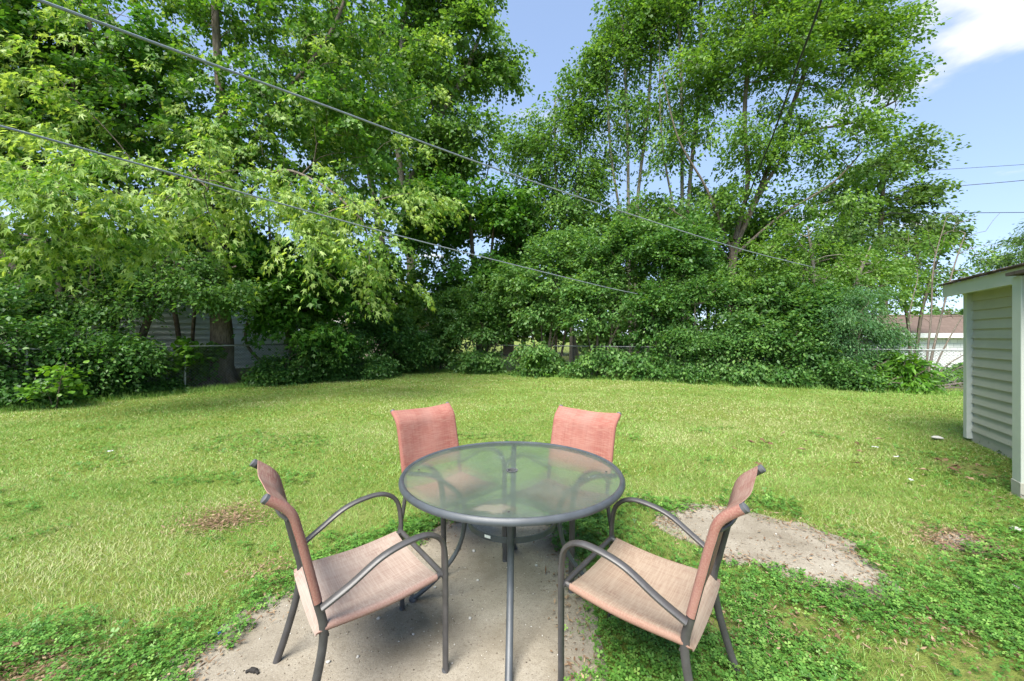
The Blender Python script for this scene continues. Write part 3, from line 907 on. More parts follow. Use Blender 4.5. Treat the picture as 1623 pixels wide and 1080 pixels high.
plant('maple_tree', 'big silver maple behind the left fence, bright limbs hanging over the lawn', 'tree', b,
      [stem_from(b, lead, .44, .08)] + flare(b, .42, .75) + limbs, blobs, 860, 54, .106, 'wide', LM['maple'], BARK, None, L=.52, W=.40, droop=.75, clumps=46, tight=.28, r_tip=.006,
      tone=-.10, near=300, extra=low, extra_kind='maple5')  # crown toned darker, shade painted in behind the sunlit low boughs

# --- leaning trunks at the far left
b = base_of(85, 640, 9.9)
plant('leaning_tree', 'leaning broad-leaved tree at the left edge of the yard, two trunks', 'tree', b,
      [stem_from(b, [P(70, 560, 9.9), P(45, 480, 9.9), P(10, 400, 10), P(-30, 280, 10), P(-60, 100, 10)], .27, .08),
       stem_from(b + np.array([.4, .5, 0]), [P(98, 560, 10.2), P(94, 480, 10.3), P(100, 380, 10.4), P(115, 200, 10.6), P(120, 30, 10.8)], .16, .05)],
      [(P(-20, 150, 10.3), (3.0, 2.4, 3.2)), (P(110, 130, 11), (2.4, 2.0, 3.0)), (P(60, 400, 10.6), (1.8, 1.0, .8)), (P(-120, 330, 9.8), (2.2, 1.6, 2.0))],
      420, 52, .125, 'wide', LM['maple_deep'], BARK, None, clumps=34, droop=.6)

# --- understorey in front of the white house
b = base_of(470, 600, 13.3)
plant('young_maple', 'young dark maple with broad drooping leaves right of the big trunk', 'tree', b,
      [stem_from(b, [P(460, 540, 13.3), P(440, 470, 13.2), P(430, 400, 13.1), P(425, 330, 13.0)], .13, .03), stem_from(b, [P(400, 560, 13.0), P(390, 520, 12.8), P(410, 480, 12.6)], .07, .03)],
      [(P(440, 440, 12.8), (1.5, 1.1, 1.5)), (P(500, 440, 13.2), (1.2, 1.0, 1.5)), (P(430, 500, 12.3), (.9, .6, .55)), (P(510, 510, 12.8), (.9, .6, .5)), (P(400, 400, 13), (1.5, .9, .8))],
      230, 46, .15, 'maple3', LM['maple_deep'], BARK, None, clumps=30, droop=.8, tone=.05)
b = base_of(185, 618, 11.4)
plant('mulberry_tree', 'small mulberry with layered leaves hiding the white house wall', 'tree', b,
      [stem_from(b, [P(185, 560, 11.3), P(175, 500, 11.2), P(165, 430, 11.1), P(170, 370, 11.0)], .10, .03), stem_from(b, [P(215, 560, 11.3), P(250, 470, 11.2), P(290, 410, 11.0)], .07, .02)],
      [(P(110, 440, 10.6), (1.6, .9, 1.0)), (P(230, 430, 10.8), (1.7, .9, .9)), (P(330, 450, 10.9), (1.3, .8, .7)), (P(370, 465, 10.8), (.6, .5, .35)), (P(50, 490, 9.9), (1.1, .7, .6)), (P(160, 500, 10.4), (1.1, .6, .5))],
      360, 44, .092, 'oval', LM['shrub'], BARK, None, clumps=40, droop=.55, tone=.02, L=.5)

# --- tall maple with the pale double trunk, centre left
b = base_of(652, 560, 21.5)
plant('tall_maple', 'tall maple with a pale double trunk left of centre', 'tree', b,
      [stem_from(b, [P(652, 480, 21.5), P(650, 400, 21.5), P(636, 280, 21.5), P(628, 170, 21.5), P(640, 40, 21.5), P(650, -120, 21.5)], .36, .10),
       stem_from(b + np.array([-1.5, .6, 0]), [P(608, 470, 22), P(604, 380, 22), P(580, 250, 22), P(545, 120, 22), P(520, -40, 22)], .34, .10),
       ([P(645, 300, 21.5), P(690, 200, 21.5), P(740, 110, 21.4), P(770, 30, 21.3)], .18, .05),
       ([P(650, 380, 21.5), P(700, 330, 21), P(770, 285, 20.5)], .14, .05)],
      [(P(690, 90, 21.5), (3.6, 3.0, 3.2)), (P(640, -60, 21.5), (5.5, 3.5, 3.5)), (P(560, 150, 22), (3.4, 2.4, 4.4)), (P(770, 60, 21), (2.0, 1.6, 2.6), .8), (P(720, 220, 21), (3.2, 2.2, 2.0)),
       (P(640, 310, 21.5), (2.2, 1.6, 1.2), .6), (P(800, 110, 21), (1.1, 1.0, 1.6), .8), (P(660, 230, 21.5), (3.0, 2.2, 1.8))],
      1000, 52, .165, 'wide', LM['elm'], BARK_L, None, L=.85, W=.62, droop=.7, clumps=60, tight=.25, flat=.13)

# --- dark maple in the corner
b = base_of(760, 575, 18.6)
plant('corner_maple', 'dark spreading maple in the far corner, under the blue sky gap', 'tree', b,
      [stem_from(b, [P(755, 500, 18.6), P(750, 420, 18.6), P(745, 340, 18.5)], .14, .05), stem_from(b, [P(790, 500, 18.6), P(815, 420, 18.5), P(830, 340, 18.4)], .11, .04),
       stem_from(b, [P(770, 480, 18.6), P(780, 390, 18.6), P(785, 310, 18.6)], .10, .04)],
      [(P(730, 340, 18.4), (2.6, 1.8, 1.5)), (P(810, 340, 18.4), (1.8, 1.6, 1.6)), (P(770, 420, 18.2), (2.4, 1.2, 1.2)), (P(690, 370, 18.6), (1.4, 1.0, .8))],
      380, 56, .145, 'wide', LM['maple_deep'], BARK, None, L=.7, W=.5, droop=.6, clumps=36, flat=.1, tone=.05)

# --- slender elms with sky between their stems
def elm(px, py_base, D, tops, blobs, label, n=300, size=.132, tone=0.0, per=40):
    b = base_of(px, py_base, D)
    stems = []
    for k, (tx, ty, w) in enumerate(tops):
        mid1 = P(px + (tx - px) * .25, HY - (HY - ty) * .33, D); mid2 = P(px + (tx - px) * .65 + w, HY - (HY - ty) * .66, D)
        stems.append(stem_from(b + np.array([.25 * k, .2 * k, 0]), [mid1, mid2, P(tx, ty, D)], .11 - .015 * k, .02))
    return plant('elm_tree', label, 'tree', b, stems, blobs, n, per, size, 'oval', LM['elm'], BARK_L, 'slender elms along the rear fence', L=.7, W=.42, droop=.7, clumps=36, tight=.42, shell=.2, flat=.16, tone=tone, r_tip=.009)
elm(905, 590, 18.5, [(918, 100, 6), (880, 160, -8), (850, 220, -4)],
    [(P(915, 175, 18.5), (1.1, 1.1, 2.0)), (P(858, 245, 18.5), (1.6, 1.2, 2.1)), (P(920, 280, 18.5), (1.5, 1.2, 2.0)), (P(880, 345, 18.2), (1.6, 1.2, .8), .7)], 'slender airy elm, leftmost of the sparse stems against the sky', 330)
elm(1000, 590, 18.0, [(985, 10, 4), (1035, -40, 6), (960, 90, -6)],
    [(P(985, 70, 18), (1.2, 1.2, 2.2)), (P(1030, 30, 18), (1.6, 1.3, 2.6)), (P(985, 190, 18), (1.2, 1.0, 2.2), .7), (P(1000, 345, 17.8), (1.5, 1.2, 1.0), .7), (P(952, 130, 18), (.8, .9, 1.6))], 'thin elm right of the sky gap, grey stems showing through', 300)
elm(1085, 592, 17.2, [(1070, -60, 5), (1110, -90, 8), (1045, 60, -10)],
    [(P(1080, 10, 17.2), (1.6, 1.3, 2.6)), (P(1100, 150, 17.2), (1.5, 1.2, 2.2)), (P(1060, 230, 17), (1.3, 1.0, 1.6), .7), (P(1080, 345, 16.8), (1.5, 1.2, 1.0), .7), (P(1110, -90, 17.2), (2, 1.5, 2))], 'tall elm standing left of the wide fan-shaped tree', 330)

# --- the wide tree right of centre
b = base_of(1163, 596, 15.6)
fan = [([P(1160, 400, 15.6), P(1120, 300, 15.5), P(1075, 220, 15.4), P(1050, 120, 15.3)], .075, .022),
       ([P(1165, 380, 15.6), P(1185, 290, 15.6), P(1180, 180, 15.6), P(1190, 40, 15.6), P(1195, -80, 15.6)], .10, .025),
       ([P(1168, 385, 15.6), P(1215, 290, 15.4), P(1270, 215, 15.2), P(1350, 195, 15.0), P(1420, 160, 14.9)], .10, .022),
       ([P(1170, 380, 15.6), P(1225, 250, 15.8), P(1270, 130, 16), P(1310, 10, 16)], .09, .025),
       ([P(1170, 400, 15.6), P(1240, 340, 15.2), P(1320, 290, 15), P(1380, 225, 14.9)], .075, .022),
       ([P(1162, 420, 15.6), P(1120, 370, 15.3), P(1060, 330, 15)], .05, .018)]
plant('fan_shaped_tree', 'wide fan-shaped hackberry right of centre with bare lower limbs', 'tree', b,
      [stem_from(b, [P(1160, 500, 15.6), P(1160, 430, 15.6), P(1165, 385, 15.6)], .19, .15)] + fan,
      [(P(1270, 80, 15.8), (3.6, 2.6, 3.0)), (P(1365, 120, 15.4), (1.9, 1.8, 2.4)), (P(1180, 60, 15.8), (2.2, 2.0, 3.2)), (P(1270, -80, 16), (3.8, 2.8, 2.8)), (P(1360, 230, 15), (2.0, 1.5, 1.3)),
       (P(1415, 90, 15.4), (1.0, 1.0, 1.4)), (P(1130, 230, 15.4), (1.7, 1.3, 1.8), .7), (P(1250, 240, 15.4), (2.2, 1.6, 1.8), .8), (P(1210, 330, 15.2), (2.2, 1.4, 1.1), .8), (P(1310, 320, 15), (1.6, 1.2, 1.0), .8), (P(1165, 370, 15.2), (1.5, .8, 1.2), .8), (P(1140, 120, 15.5), (1.6, 1.4, 2.0), .8), (P(1330, 40, 15.6), (2.2, 1.8, 2.0)), (P(1240, 150, 15.0), (2.2, 1.2, 1.8))],
      840, 44, .120, 'oval', LM['hack'], BARK, None, L=.72, W=.5, droop=.55, clumps=80, tight=.24, flat=.1, shell=.4, tone=.03, r_tip=.007)
# --- darker crown behind it to the right
b = base_of(1400, 560, 24)
plant('background_oak', 'dark oak behind the wide tree, its layered crown jutting right', 'tree', b,
      [stem_from(b, [P(1400, 460, 24), P(1395, 380, 24), P(1400, 290, 24)], .3, .1)],
      [(P(1415, 250, 24), (2.2, 1.8, 1.1)), (P(1445, 320, 24), (1.5, 1.5, .9)), (P(1370, 300, 24), (2.6, 2.0, 2.0)), (P(1420, 370, 24), (2.8, 2.0, 1.5)), (P(1340, 390, 24), (2.4, 2, 2.0)), (P(1450, 400, 24), (1.2, 1.2, 1.2), .6)],
      330, 42, .19, 'oval', LM['far'], BARK, None, L=1.0, W=.8, droop=.5, clumps=40, flat=.13)
b = base_of(1625, 540, 21)
plant('far_walnut', 'far tree whose feathery boughs rise above the shed roof', 'tree', b,
      [stem_from(b, [P(1640, 480, 21), P(1650, 420, 21), P(1655, 350, 21)], .22, .08)],
      [(P(1605, 395, 21), (1.5, 1.2, .55)), (P(1640, 420, 21), (2.0, 1.4, .8)), (P(1690, 370, 21), (2.2, 1.6, 1.4)), (P(1590, 425, 21), (1.0, 1, .4))],
      120, 44, .17, 'long', LM['far'], BARK, None, L=1.0, W=.6, droop=.7, clumps=22)
# --- small trees under the wide one
b = base_of(1300, 604, 13.2)
plant('locust_tree', 'yellow green young locust in front of the fan-shaped tree', 'tree', b,
      [stem_from(b, [P(1295, 520, 13.2), P(1290, 430, 13.2), P(1280, 360, 13.2)], .09, .02), stem_from(b, [P(1330, 520, 13.2), P(1360, 440, 13.2), P(1380, 390, 13.2)], .06, .02)],
      [(P(1250, 400, 13.2), (1.3, .9, 1.0)), (P(1330, 430, 13.2), (1.4, 1.0, 1.0)), (P(1210, 450, 13.4), (1.2, .9, .9)), (P(1390, 440, 13.6), (1.0, .9, .9))],
      230, 40, .085, 'oval', LM['hack'], BARK_L, None, clumps=34, droop=.6, tone=.05)
b = base_of(1445, 585, 16.5)
plant('scrub_tree', 'thin scrubby tree with dark stems left of the white garage', 'tree', b,
      [stem_from(b, [P(1440, 520, 16.5), P(1430, 450, 16.5), P(1440, 380, 16.5)], .08, .02), stem_from(b, [P(1460, 500, 16.5), P(1480, 430, 16.5), P(1500, 370, 16.5)], .06, .02)],
      [(P(1440, 410, 16.5), (1.4, 1.1, 1.1)), (P(1490, 440, 17), (1.2, 1.0, .8)), (P(1420, 470, 16), (.9, .8, .7)), (P(1510, 400, 17), (.8, .8, .5), .5)],
      110, 36, .10, 'oval', LM['hack'], BARK, None, clumps=24, droop=.6)

# --- boxelders filling the space behind the rear fence
for (px, D, blobs, lab) in (
        (880, 19.5, [(870, 370, 1.8, 1.4), (930, 385, 1.9, 1.5), (830, 420, 1.6, 1.5), (890, 470, 2.2, 1.4)], 'boxelder filling the gap under the leftmost thin elm'),
        (1010, 19.0, [(1000, 365, 1.8, 1.5), (1060, 370, 1.8, 1.5), (960, 430, 1.9, 1.5), (1040, 460, 2.0, 1.4)], 'boxelder behind the honeysuckle and the thin elm stems'),
        (1120, 18.4, [(1110, 350, 1.6, 1.5), (1150, 410, 1.9, 1.5), (1090, 450, 1.9, 1.4)], 'boxelder behind the trunk of the fan-shaped tree'),
        (1240, 17.6, [(1230, 350, 1.7, 1.5), (1290, 400, 1.9, 1.5), (1210, 440, 1.9, 1.4), (1330, 470, 1.6, 1.2)], 'boxelder behind the yellow green locust'),
        (700, 20.5, [(690, 440, 1.8, 1.3), (740, 470, 1.9, 1.4), (650, 490, 1.6, 1.0)], 'boxelder at the foot of the pale double trunk'),
        (560, 17.0, [(560, 420, 1.7, 1.5), (600, 480, 1.5, 1.3), (520, 460, 1.5, 1.4), (545, 350, 1.5, 1.0)], 'boxelder between the young maple and the double trunk'),
        (290, 13.6, [(250, 385, 1.5, .8), (330, 370, 1.4, .8), (190, 400, 1.3, .8)], 'boxelder beside the big silver maple, above the house wall')):
    b = base_of(px, 590, D)
    bl = [(P(x_, y_, D), (r1, 1.1, r2)) for x_, y_, r1, r2 in blobs]
    plant('boxelder', lab, 'tree', b, [stem_from(b, [b * .5 + bl[0][0] * .5 + np.array([.2, 0, -.3]), bl[0][0]], .09, .03), stem_from(b + np.array([.2, .1, 0]), [b * .55 + bl[1][0] * .45, bl[1][0]], .07, .03)],
          bl, 150, 46, .150, 'wide', LM['hack'] if px in (880, 1240, 560) else LM['elm'], BARK, 'boxelders behind the fences', L=.75, W=.55, droop=.65, clumps=26, tight=.34, shell=.4, flat=.13)

# --- trees beyond the neighbouring houses
for k, (px, D, h, w, lab) in enumerate(((560, 34, 6.5, 5.0, 'far tree showing above the brown roof'), (1500, 36, 6.0, 6.5, 'far tree behind the white garage roof'),
                                        (120, 30, 8.0, 6.0, 'far tree behind the white house at the left'), (830, 32, 6.5, 4.5, 'far tree behind the corner maple'),
                                        (1000, 30, 6.0, 4.5, 'far tree behind the thin elm stems'), (1230, 32, 6.0, 6.0, 'far tree behind the fan-shaped trunk'), (340, 34, 8.5, 6.0, 'far tree behind the big silver maple'))):
    b = base_of(px, 560, D)
    plant('distant_tree', lab, 'tree', b, [stem_from(b, [b + np.array([0, 0, h * .4]), b + np.array([.3, 0, h * .8])], .25, .08)],
          [(b + np.array([0, 0, h * .62]), (w * .7, 3, h * .36)), (b + np.array([-w * .4, 0, h * .5]), (w * .5, 2.5, h * .3)), (b + np.array([w * .45, 0, h * .5]), (w * .5, 2.5, h * .34)), (b + np.array([0, -1, h * .28]), (w * .8, 2, h * .2))],
          170, 34, .30, 'wide', LM['far'], BARK, 'trees beyond the neighbouring houses', L=1.2, W=.9, droop=.5, clumps=30)


# --- shrubs along the fences
def shrub(px, py, D, blobs, label, leaf='shrub', kind='oval', size=.088, n=150, per=44, tone=0.0, name='shrub', droop=.5, group='shrubs grown through the fence', L=.42, W=.32, stems=4, cat='shrub', tight=.3):
    b = base_of(px, py, D)
    cen = np.mean([q_[0] for q_ in blobs], axis=0); wid = max(q_[1][0] for q_ in blobs)
    st = []
    for k in range(stems):
        a = k / max(1, stems - 1) - .5
        e = cen + np.array([a * wid * 1.2, rng.normal(0, .2), rng.normal(0, .2)])
        st.append(stem_from(b + np.array([a * .3, rng.normal(0, .1), 0]), [b * .55 + e * .45 + np.array([rng.normal(0, .1), 0, .1]), e], .028, .012))
    return plant(name, label, cat, b, st, blobs, n, per, size, kind, LM[leaf], BARK, group, L=L, W=W, droop=droop, clumps=max(12, n // 7), tight=tight, shell=.55, tone=tone, r_tip=.006, trunk_name='stems', crown_name='foliage')
def B(px, py, D, rx, ry, rz): return (P(px, py, D), (rx, ry, rz))
shrub(30, 635, 8.9, [B(20, 540, 8.8, .9, .7, .75), B(-60, 560, 8.2, 1.0, .7, .9), B(40, 600, 8.4, .7, .45, .45), B(-30, 480, 9, 1.0, .7, .8)], 'dense shrub at the left edge under the leaning trunk', 'shrub_dark', n=210)
shrub(130, 632, 9.4, [B(130, 560, 9.5, .8, .6, .6), B(110, 605, 9.2, .7, .45, .38), B(190, 575, 9.9, .7, .5, .55)], 'dark shrub between the leaning trunks and the fence gap', 'shrub_dark', n=190)
shrub(210, 622, 10.2, [B(200, 598, 10.2, .6, .5, .30), B(180, 550, 10.3, .5, .45, .3), B(240, 608, 10.5, .5, .4, .2)], 'low dark shrub left of the silver fence post', 'shrub_dark', n=130)
shrub(268, 612, 11.0, [B(262, 575, 11.0, .42, .16, .48), B(285, 560, 11.1, .25, .12, .38), B(240, 600, 10.9, .5, .2, .25)], 'broad-leaved vine climbing the fence left of its post', 'vine', 'broad', .12, 46, 20, name='grape_vine', group=None, cat='vine', L=.3, W=.25, stems=3)
shrub(312, 606, 11.7, [B(318, 580, 11.7, .22, .12, .42), B(330, 560, 11.8, .25, .12, .25)], 'vine growing between the fence post and the big trunk', 'vine', 'broad', .11, 26, 18, name='grape_vine', group=None, cat='vine', L=.26, W=.2, stems=2, tone=-.15)
shrub(440, 604, 12.6, [B(450, 580, 12.7, .7, .5, .45), B(500, 560, 13.3, .8, .6, .6), B(425, 600, 12.3, .4, .3, .22)], 'low dark shrub right of the flared trunk', 'shrub_dark', n=170, tone=.05)
shrub(540, 598, 14.0, [B(540, 555, 14.2, .95, .6, .75), B(580, 580, 14.3, .8, .5, .45), B(520, 590, 13.6, .7, .4, .35)], 'shrub midway along the left fence below the brown roof', 'shrub_dark', n=200, tone=.08)
shrub(600, 590, 15.6, [B(600, 520, 15.8, 1.1, .7, .85), B(640, 550, 16.0, 1.0, .7, .8), B(590, 575, 15.0, .7, .5, .4)], 'tall shrub in front of the brown roofed house', 'shrub_dark', n=220, tone=.06, size=.105)
shrub(690, 584, 17.2, [B(690, 545, 17.4, 1.0, .7, .8), B(720, 500, 17.6, 1.2, .8, 1.1), B(655, 560, 17, .7, .5, .6)], 'grey green shrub in the far corner of the yard', 'shrub', n=240, size=.112)
shrub(770, 588, 16.6, [B(765, 500, 16.6, 1.4, .8, 1.4), B(760, 570, 16.2, 1.1, .6, .5), B(800, 490, 16.8, 1.2, .8, 1.0)], 'leafy shrub just right of the far corner', 'shrub', n=260, size=.112, tone=.04)
shrub(860, 592, 15.4, [B(850, 460, 15.4, 1.4, .9, 1.5), B(900, 400, 15.6, 1.4, .8, 1.2), B(850, 565, 15.0, 1.0, .6, .55)], 'big honeysuckle right of centre, pale leaves above the table', 'shrub', n=380, size=.105, tone=.12)
shrub(845, 588, 14.9, [B(848, 572, 14.8, .32, .22, .30), B(865, 585, 14.8, .3, .2, .2)], 'bright green seedling in front of the rear fence', 'vine', n=36, size=.075, per=30, tone=.05)
shrub(950, 596, 14.6, [B(945, 480, 14.6, 1.2, .8, 1.4), B(990, 400, 14.8, 1.5, .9, 1.4), B(950, 570, 14.2, 1.1, .5, .5)], 'honeysuckle behind the visible stretch of rear rail', 'shrub', n=360, size=.105, tone=.06)
shrub(1030, 598, 14.0, [B(1040, 500, 14.0, 1.1, .7, 1.2), B(1070, 400, 14.2, 1.4, .8, 1.3), B(1030, 575, 13.6, 1.0, .5, .45)], 'dark shrub left of the fan-shaped tree trunk', 'shrub_dark', n=320, tone=.12, size=.105)
shrub(1110, 600, 13.4, [B(1110, 540, 13.4, 1.0, .7, .8), B(1130, 470, 13.6, 1.1, .7, .9), B(1105, 585, 13.0, .9, .45, .35)], 'shrub at the foot of the fan-shaped tree', 'shrub_dark', n=320, tone=.14, size=.08)
shrub(1195, 603, 12.8, [B(1190, 530, 12.9, 1.0, .7, .9), B(1215, 480, 13.1, .9, .7, .7), B(1190, 585, 12.5, .9, .45, .4)], 'thick shrub right of the fan-shaped tree, reaching the lawn', 'shrub', n=330, tone=.03, size=.10)
shrub(1280, 606, 12.2, [B(1275, 540, 12.3, .9, .6, .85), B(1300, 490, 12.5, .9, .6, .7), B(1275, 590, 11.9, .8, .4, .35)], 'dark shrub left of the pale feathery bush', 'shrub_dark', n=290, tone=.1, size=.10)
shrub(1370, 608, 11.6, [B(1345, 500, 11.6, .75, .55, .5), B(1390, 530, 11.5, .6, .5, .45), B(1340, 560, 11.6, .8, .5, .55), B(1370, 470, 11.8, .6, .5, .35)], 'pale feathery sumac bush near the right end of the fence', 'sumac', 'long', .075, 260, 44, name='sumac_bush', group=None, droop=.9, L=.5, W=.22)
shrub(1360, 608, 11.2, [B(1350, 590, 11.2, .75, .35, .35), B(1400, 580, 11.3, .5, .35, .42)], 'low dark growth under the pale feathery bush', 'shrub_dark', n=150, tone=.05, size=.07)
shrub(1445, 615, 10.8, [B(1440, 585, 10.8, .30, .25, .40), B(1455, 605, 10.6, .28, .2, .2)], 'tall leafy weed with long leaves beside the dead bush', 'vine', 'long', .20, 30, 12, name='tall_weed', group=None, cat='weed', L=.3, W=.3, stems=5, droop=.8)
shrub(1405, 613, 10.9, [B(1405, 600, 10.9, .35, .2, .2), B(1425, 605, 10.7, .25, .2, .15)], 'low yellow green seedlings left of the tall weed', 'vine', n=32, size=.07, per=22, tone=.15, cat='seedling', name='seedling', group=None)
shrub(1500, 600, 12.8, [B(1500, 598, 12.8, .7, .4, .16), B(1540, 590, 13.2, .6, .4, .2)], 'low bright weeds in front of the white garage', 'vine', n=70, size=.112, per=26, tone=.05, cat='weed', name='weed_patch', group=None)

# bright sapling at the left, its leaves large enough to tell apart
b = base_of(88, 650, 8.3)
_bl = [B(85, 605, 8.2, .36, .22, .20), B(105, 585, 8.3, .22, .18, .22), B(68, 618, 8.1, .30, .2, .14)]
plant('sapling', 'bright yellow green sapling with round leaves at the lawn edge', 'sapling', b, [stem_from(b, [P(95, 610, 8.2), P(105, 575, 8.3)], .015, .006), stem_from(b, [P(75, 620, 8.2), P(65, 605, 8.2)], .012, .005)],
      _bl, 30, 6, .078, 'broad', LM['vine'], BARK, None, L=.26, W=.24, droop=.3, clumps=14, r_tip=.004, flat=.03, tone=.25, trunk_name='stems', crown_name='foliage', near=280, spread=.35)

# dead bush: bare fanning stems
def bare(name, label, base, stems, tips, r_tip, cat, mat=BARK_D):
    root = empty(name, base); tag(root, label, cat)
    V, I, C, d = grow(stems, tips, r_tip, .16)
    mesh_np('stems', V - np.array(base), I, C, mat, root, None, True)
    return root
b = base_of(1465, 597, 11.6)
sts = [stem_from(b, [P(1478, 560, 11.6), P(1490, 510, 11.6), P(1510, 430, 11.6), P(1530, 370, 11.7)], .055, .012), stem_from(b, [P(1490, 565, 11.5), P(1520, 510, 11.4), P(1550, 470, 11.3)], .04, .012),
       stem_from(b, [P(1470, 560, 11.7), P(1476, 500, 11.8), P(1480, 420, 11.9), P(1500, 345, 12)], .045, .010), stem_from(b, [P(1500, 580, 11.4), P(1540, 555, 11.2), P(1580, 520, 11.0)], .03, .01),
       stem_from(b, [P(1450, 560, 11.7), P(1440, 510, 11.8), P(1455, 440, 12)], .035, .01)]
tp = np.array([P(rng.uniform(1430, 1590), rng.uniform(330, 560), rng.uniform(11, 12.4)) for _ in range(75)])
bare('dead_bush', 'leafless dead bush with fanning stems in front of the white garage', b, sts, tp, .006, 'bush')
# dead drooping twigs under the maple
for k, (px, py, D, end, lab) in enumerate(((150, 385, 9.6, [(172, 395), (135, 425), (128, 450), (150, 465)], 'bare curled twig hanging left below the maple'),
                                           (270, 405, 9.8, [(276, 420), (262, 440), (242, 452)], 'bare forked twig hanging in front of the mulberry'),
                                           (470, 385, 9.4, [(490, 410), (530, 440), (548, 465)], 'pale dead twig hanging left of the double trunk'))):
    b = P(px, py - 40, D)
    bare('dead_twig', lab, b, [([b] + [P(x, y, D) for x, y in [(px, py - 15)] + end], .012, .005)], np.array([P(end[-1][0] + rng.uniform(-25, 25), end[-1][1] + rng.uniform(-25, 10), D + rng.normal(0, .1)) for _ in range(5)]), .003, 'twig')

# ------------------------------------------------------------------ chain-link fences
def fence(a, b, n_post, label, vis=(0, 1), h=1.2):
    a, b = np.array(a), np.array(b)
    root = empty('chain_link_fence', (a[0], a[1], 0)); tag(root, label, 'fence')
    d = b - a; Ln = np.linalg.norm(d); d = d / Ln
    pt = lambda t, z: (d[0] * t, d[1] * t, z)
    MB().tube([pt(0, h), pt(Ln, h)], .022, 8).build('top_rail', ALU_M, root)
    for k in range(n_post):
        t = Ln * k / (n_post - 1)
        p = MB().tube([pt(t, -.1), pt(t, h + .03)], .026, 8).build('post', ALU_M, root)
        MB().tube([pt(t, h + .03), pt(t, h + .06), pt(t, h + .085)], [.034, .03, .006], 8).build('post_cap', ALU_M, p)
    mb = MB(); st = .085; sl = .95
    for s in (1, -1):
        t = -h / sl
        while t < Ln + h / sl:
            p0, p1 = (t, .03), (t + (h - .05) / sl, h - .02)
            if s < 0: p0, p1 = (t + (h - .05) / sl, .03), (t, h - .02)
            if min(p0[0], p1[0]) > 0 and max(p0[0], p1[0]) < Ln:
                off = .004 * s
                V = []
                for (tt, z) in (p0, p1):
                    for (ox, oz) in ((-.0035, 0), (.0035, 0), (0, .006)):
                        c = pt(tt + ox, z + oz); V.append((c[0] - d[1] * off, c[1] + d[0] * off, c[2]))
                mb.add(V, [(0, 1, 4, 3), (1, 2, 5, 4), (2, 0, 3, 5)])
            t += st
    o = mb.build('wire_mesh', WIRE_M, root, False); o['kind'] = 'stuff'
    return root
pL = lambda t: FENCE_L[0] + (FENCE_L[1] - FENCE_L[0]) * t
fence(FENCE_L[0] + np.array([-.25, .15]), FENCE_L[1] + np.array([-.2, .1]), 6, 'galvanised chain-link fence in front of the white house and big trunk', h=1.22)
fence(FENCE_R[0] + np.array([.1, .25]), FENCE_R[1] + np.array([3.75, -1.45]), 9, 'chain-link fence along the rear hedge, mostly overgrown', h=1.12)

# ------------------------------------------------------------------ neighbouring houses
def rotz(a):
    c, s = math.cos(a), math.sin(a)
    return np.array([[c, -s, 0], [s, c, 0], [0, 0, 1.0]])
# white clapboard house behind the left fence (local x runs along the wall, y away from the yard)
hx = np.array([-15.5, 8.0]) - np.array([.5, .866]) * 3.0
house = empty('white_house', (hx[0], hx[1], 0), math.atan2(.866, .5))
tag(house, 'white clapboard house half hidden behind the left fence and trees', 'house')
LW = 14.6
MB().box((LW / 2, 3.0, 1.55), (LW - .1, 5.9, 3.1)).build('wall', SID_WHITE, house, False)
bd = None
for k in range(15):
    z = .22 + k * .195
    mb = MB(); y = -.0
    V = [(0, y + .02, z + .21), (LW, y + .02, z + .21), (LW, y - .045, z), (0, y - .045, z), (0, y + .045, z + .21), (LW, y + .045, z + .21), (LW, y + .045, z), (0, y + .045, z)]
    mb.add(V, [(3, 2, 1, 0), (4, 5, 6, 7), (7, 6, 2, 3), (0, 1, 5, 4), (0, 4, 7, 3), (2, 6, 5, 1)])
    o = mb.build('siding_board', SID_WHITE, house, False)
MB().box((LW / 2, .05, .10), (LW, .12, .24)).build('foundation', CONC_M, house, False)
rf = MB().add([(-.4, -.15, 3.05), (LW + .4, -.15, 3.05), (LW + .4, 3.0, 4.7), (-.4, 3.0, 4.7), (LW + .4, 6.4, 3.05), (-.4, 6.4, 3.05), (-.4, -.15, 3.2), (LW + .4, -.15, 3.2), (LW + .4, 3.0, 4.85), (-.4, 3.0, 4.85), (LW + .4, 6.4, 3.2), (-.4, 6.4, 3.2)],
              [(0, 1, 2, 3), (3, 2, 4, 5), (7, 6, 9, 8), (8, 9, 11, 10), (0, 6, 7, 1), (5, 4, 10, 11), (0, 3, 9, 6), (3, 5, 11, 9), (1, 7, 8, 2), (2, 8, 10, 4)]).build('roof', ROOF_BR, house, False)
MB().box((LW + .003, 3.0, 3.72), (.06, 4.6, 1.2)).build('gable_wall', SID_WHITE, house, False)
mat_simple('dark window glass', (.05, .06, .07), .08, .6)

# brown-roofed house in the middle distance
bx = P(615, 540, 27)
bh = empty('brown_roofed_house', (bx[0], bx[1], 0), R(8)); tag(bh, 'low house with a brown roof and dusty pink wall behind the trees', 'house')
MB().box((0, 2.6, 1.25), (8.2, 5.0, 2.5)).build('wall', TAN_WALL, bh, False)
MB().add([(-4.5, -.4, 2.5), (4.5, -.4, 2.5), (4.5, 2.6, 4.2), (-4.5, 2.6, 4.2), (4.5, 5.6, 2.5), (-4.5, 5.6, 2.5)], [(0, 1, 2, 3), (3, 2, 4, 5), (0, 3, 5), (1, 4, 2), (0, 5, 4, 1)]).build('roof', ROOF_BR, bh, False)
MB().box((0, -.43, 2.45), (9.0, .05, .2)).build('fascia', WHITE_M, bh, False)
w1 = MB().box((2.3, .08, 1.3), (1.1, .06, 1.1)).build('window', WHITE_M, bh, False)
MB().box((2.3, .045, 1.3), (.95, .02, .95)).build('pane', bpy.data.materials['dark window glass'], w1, False)
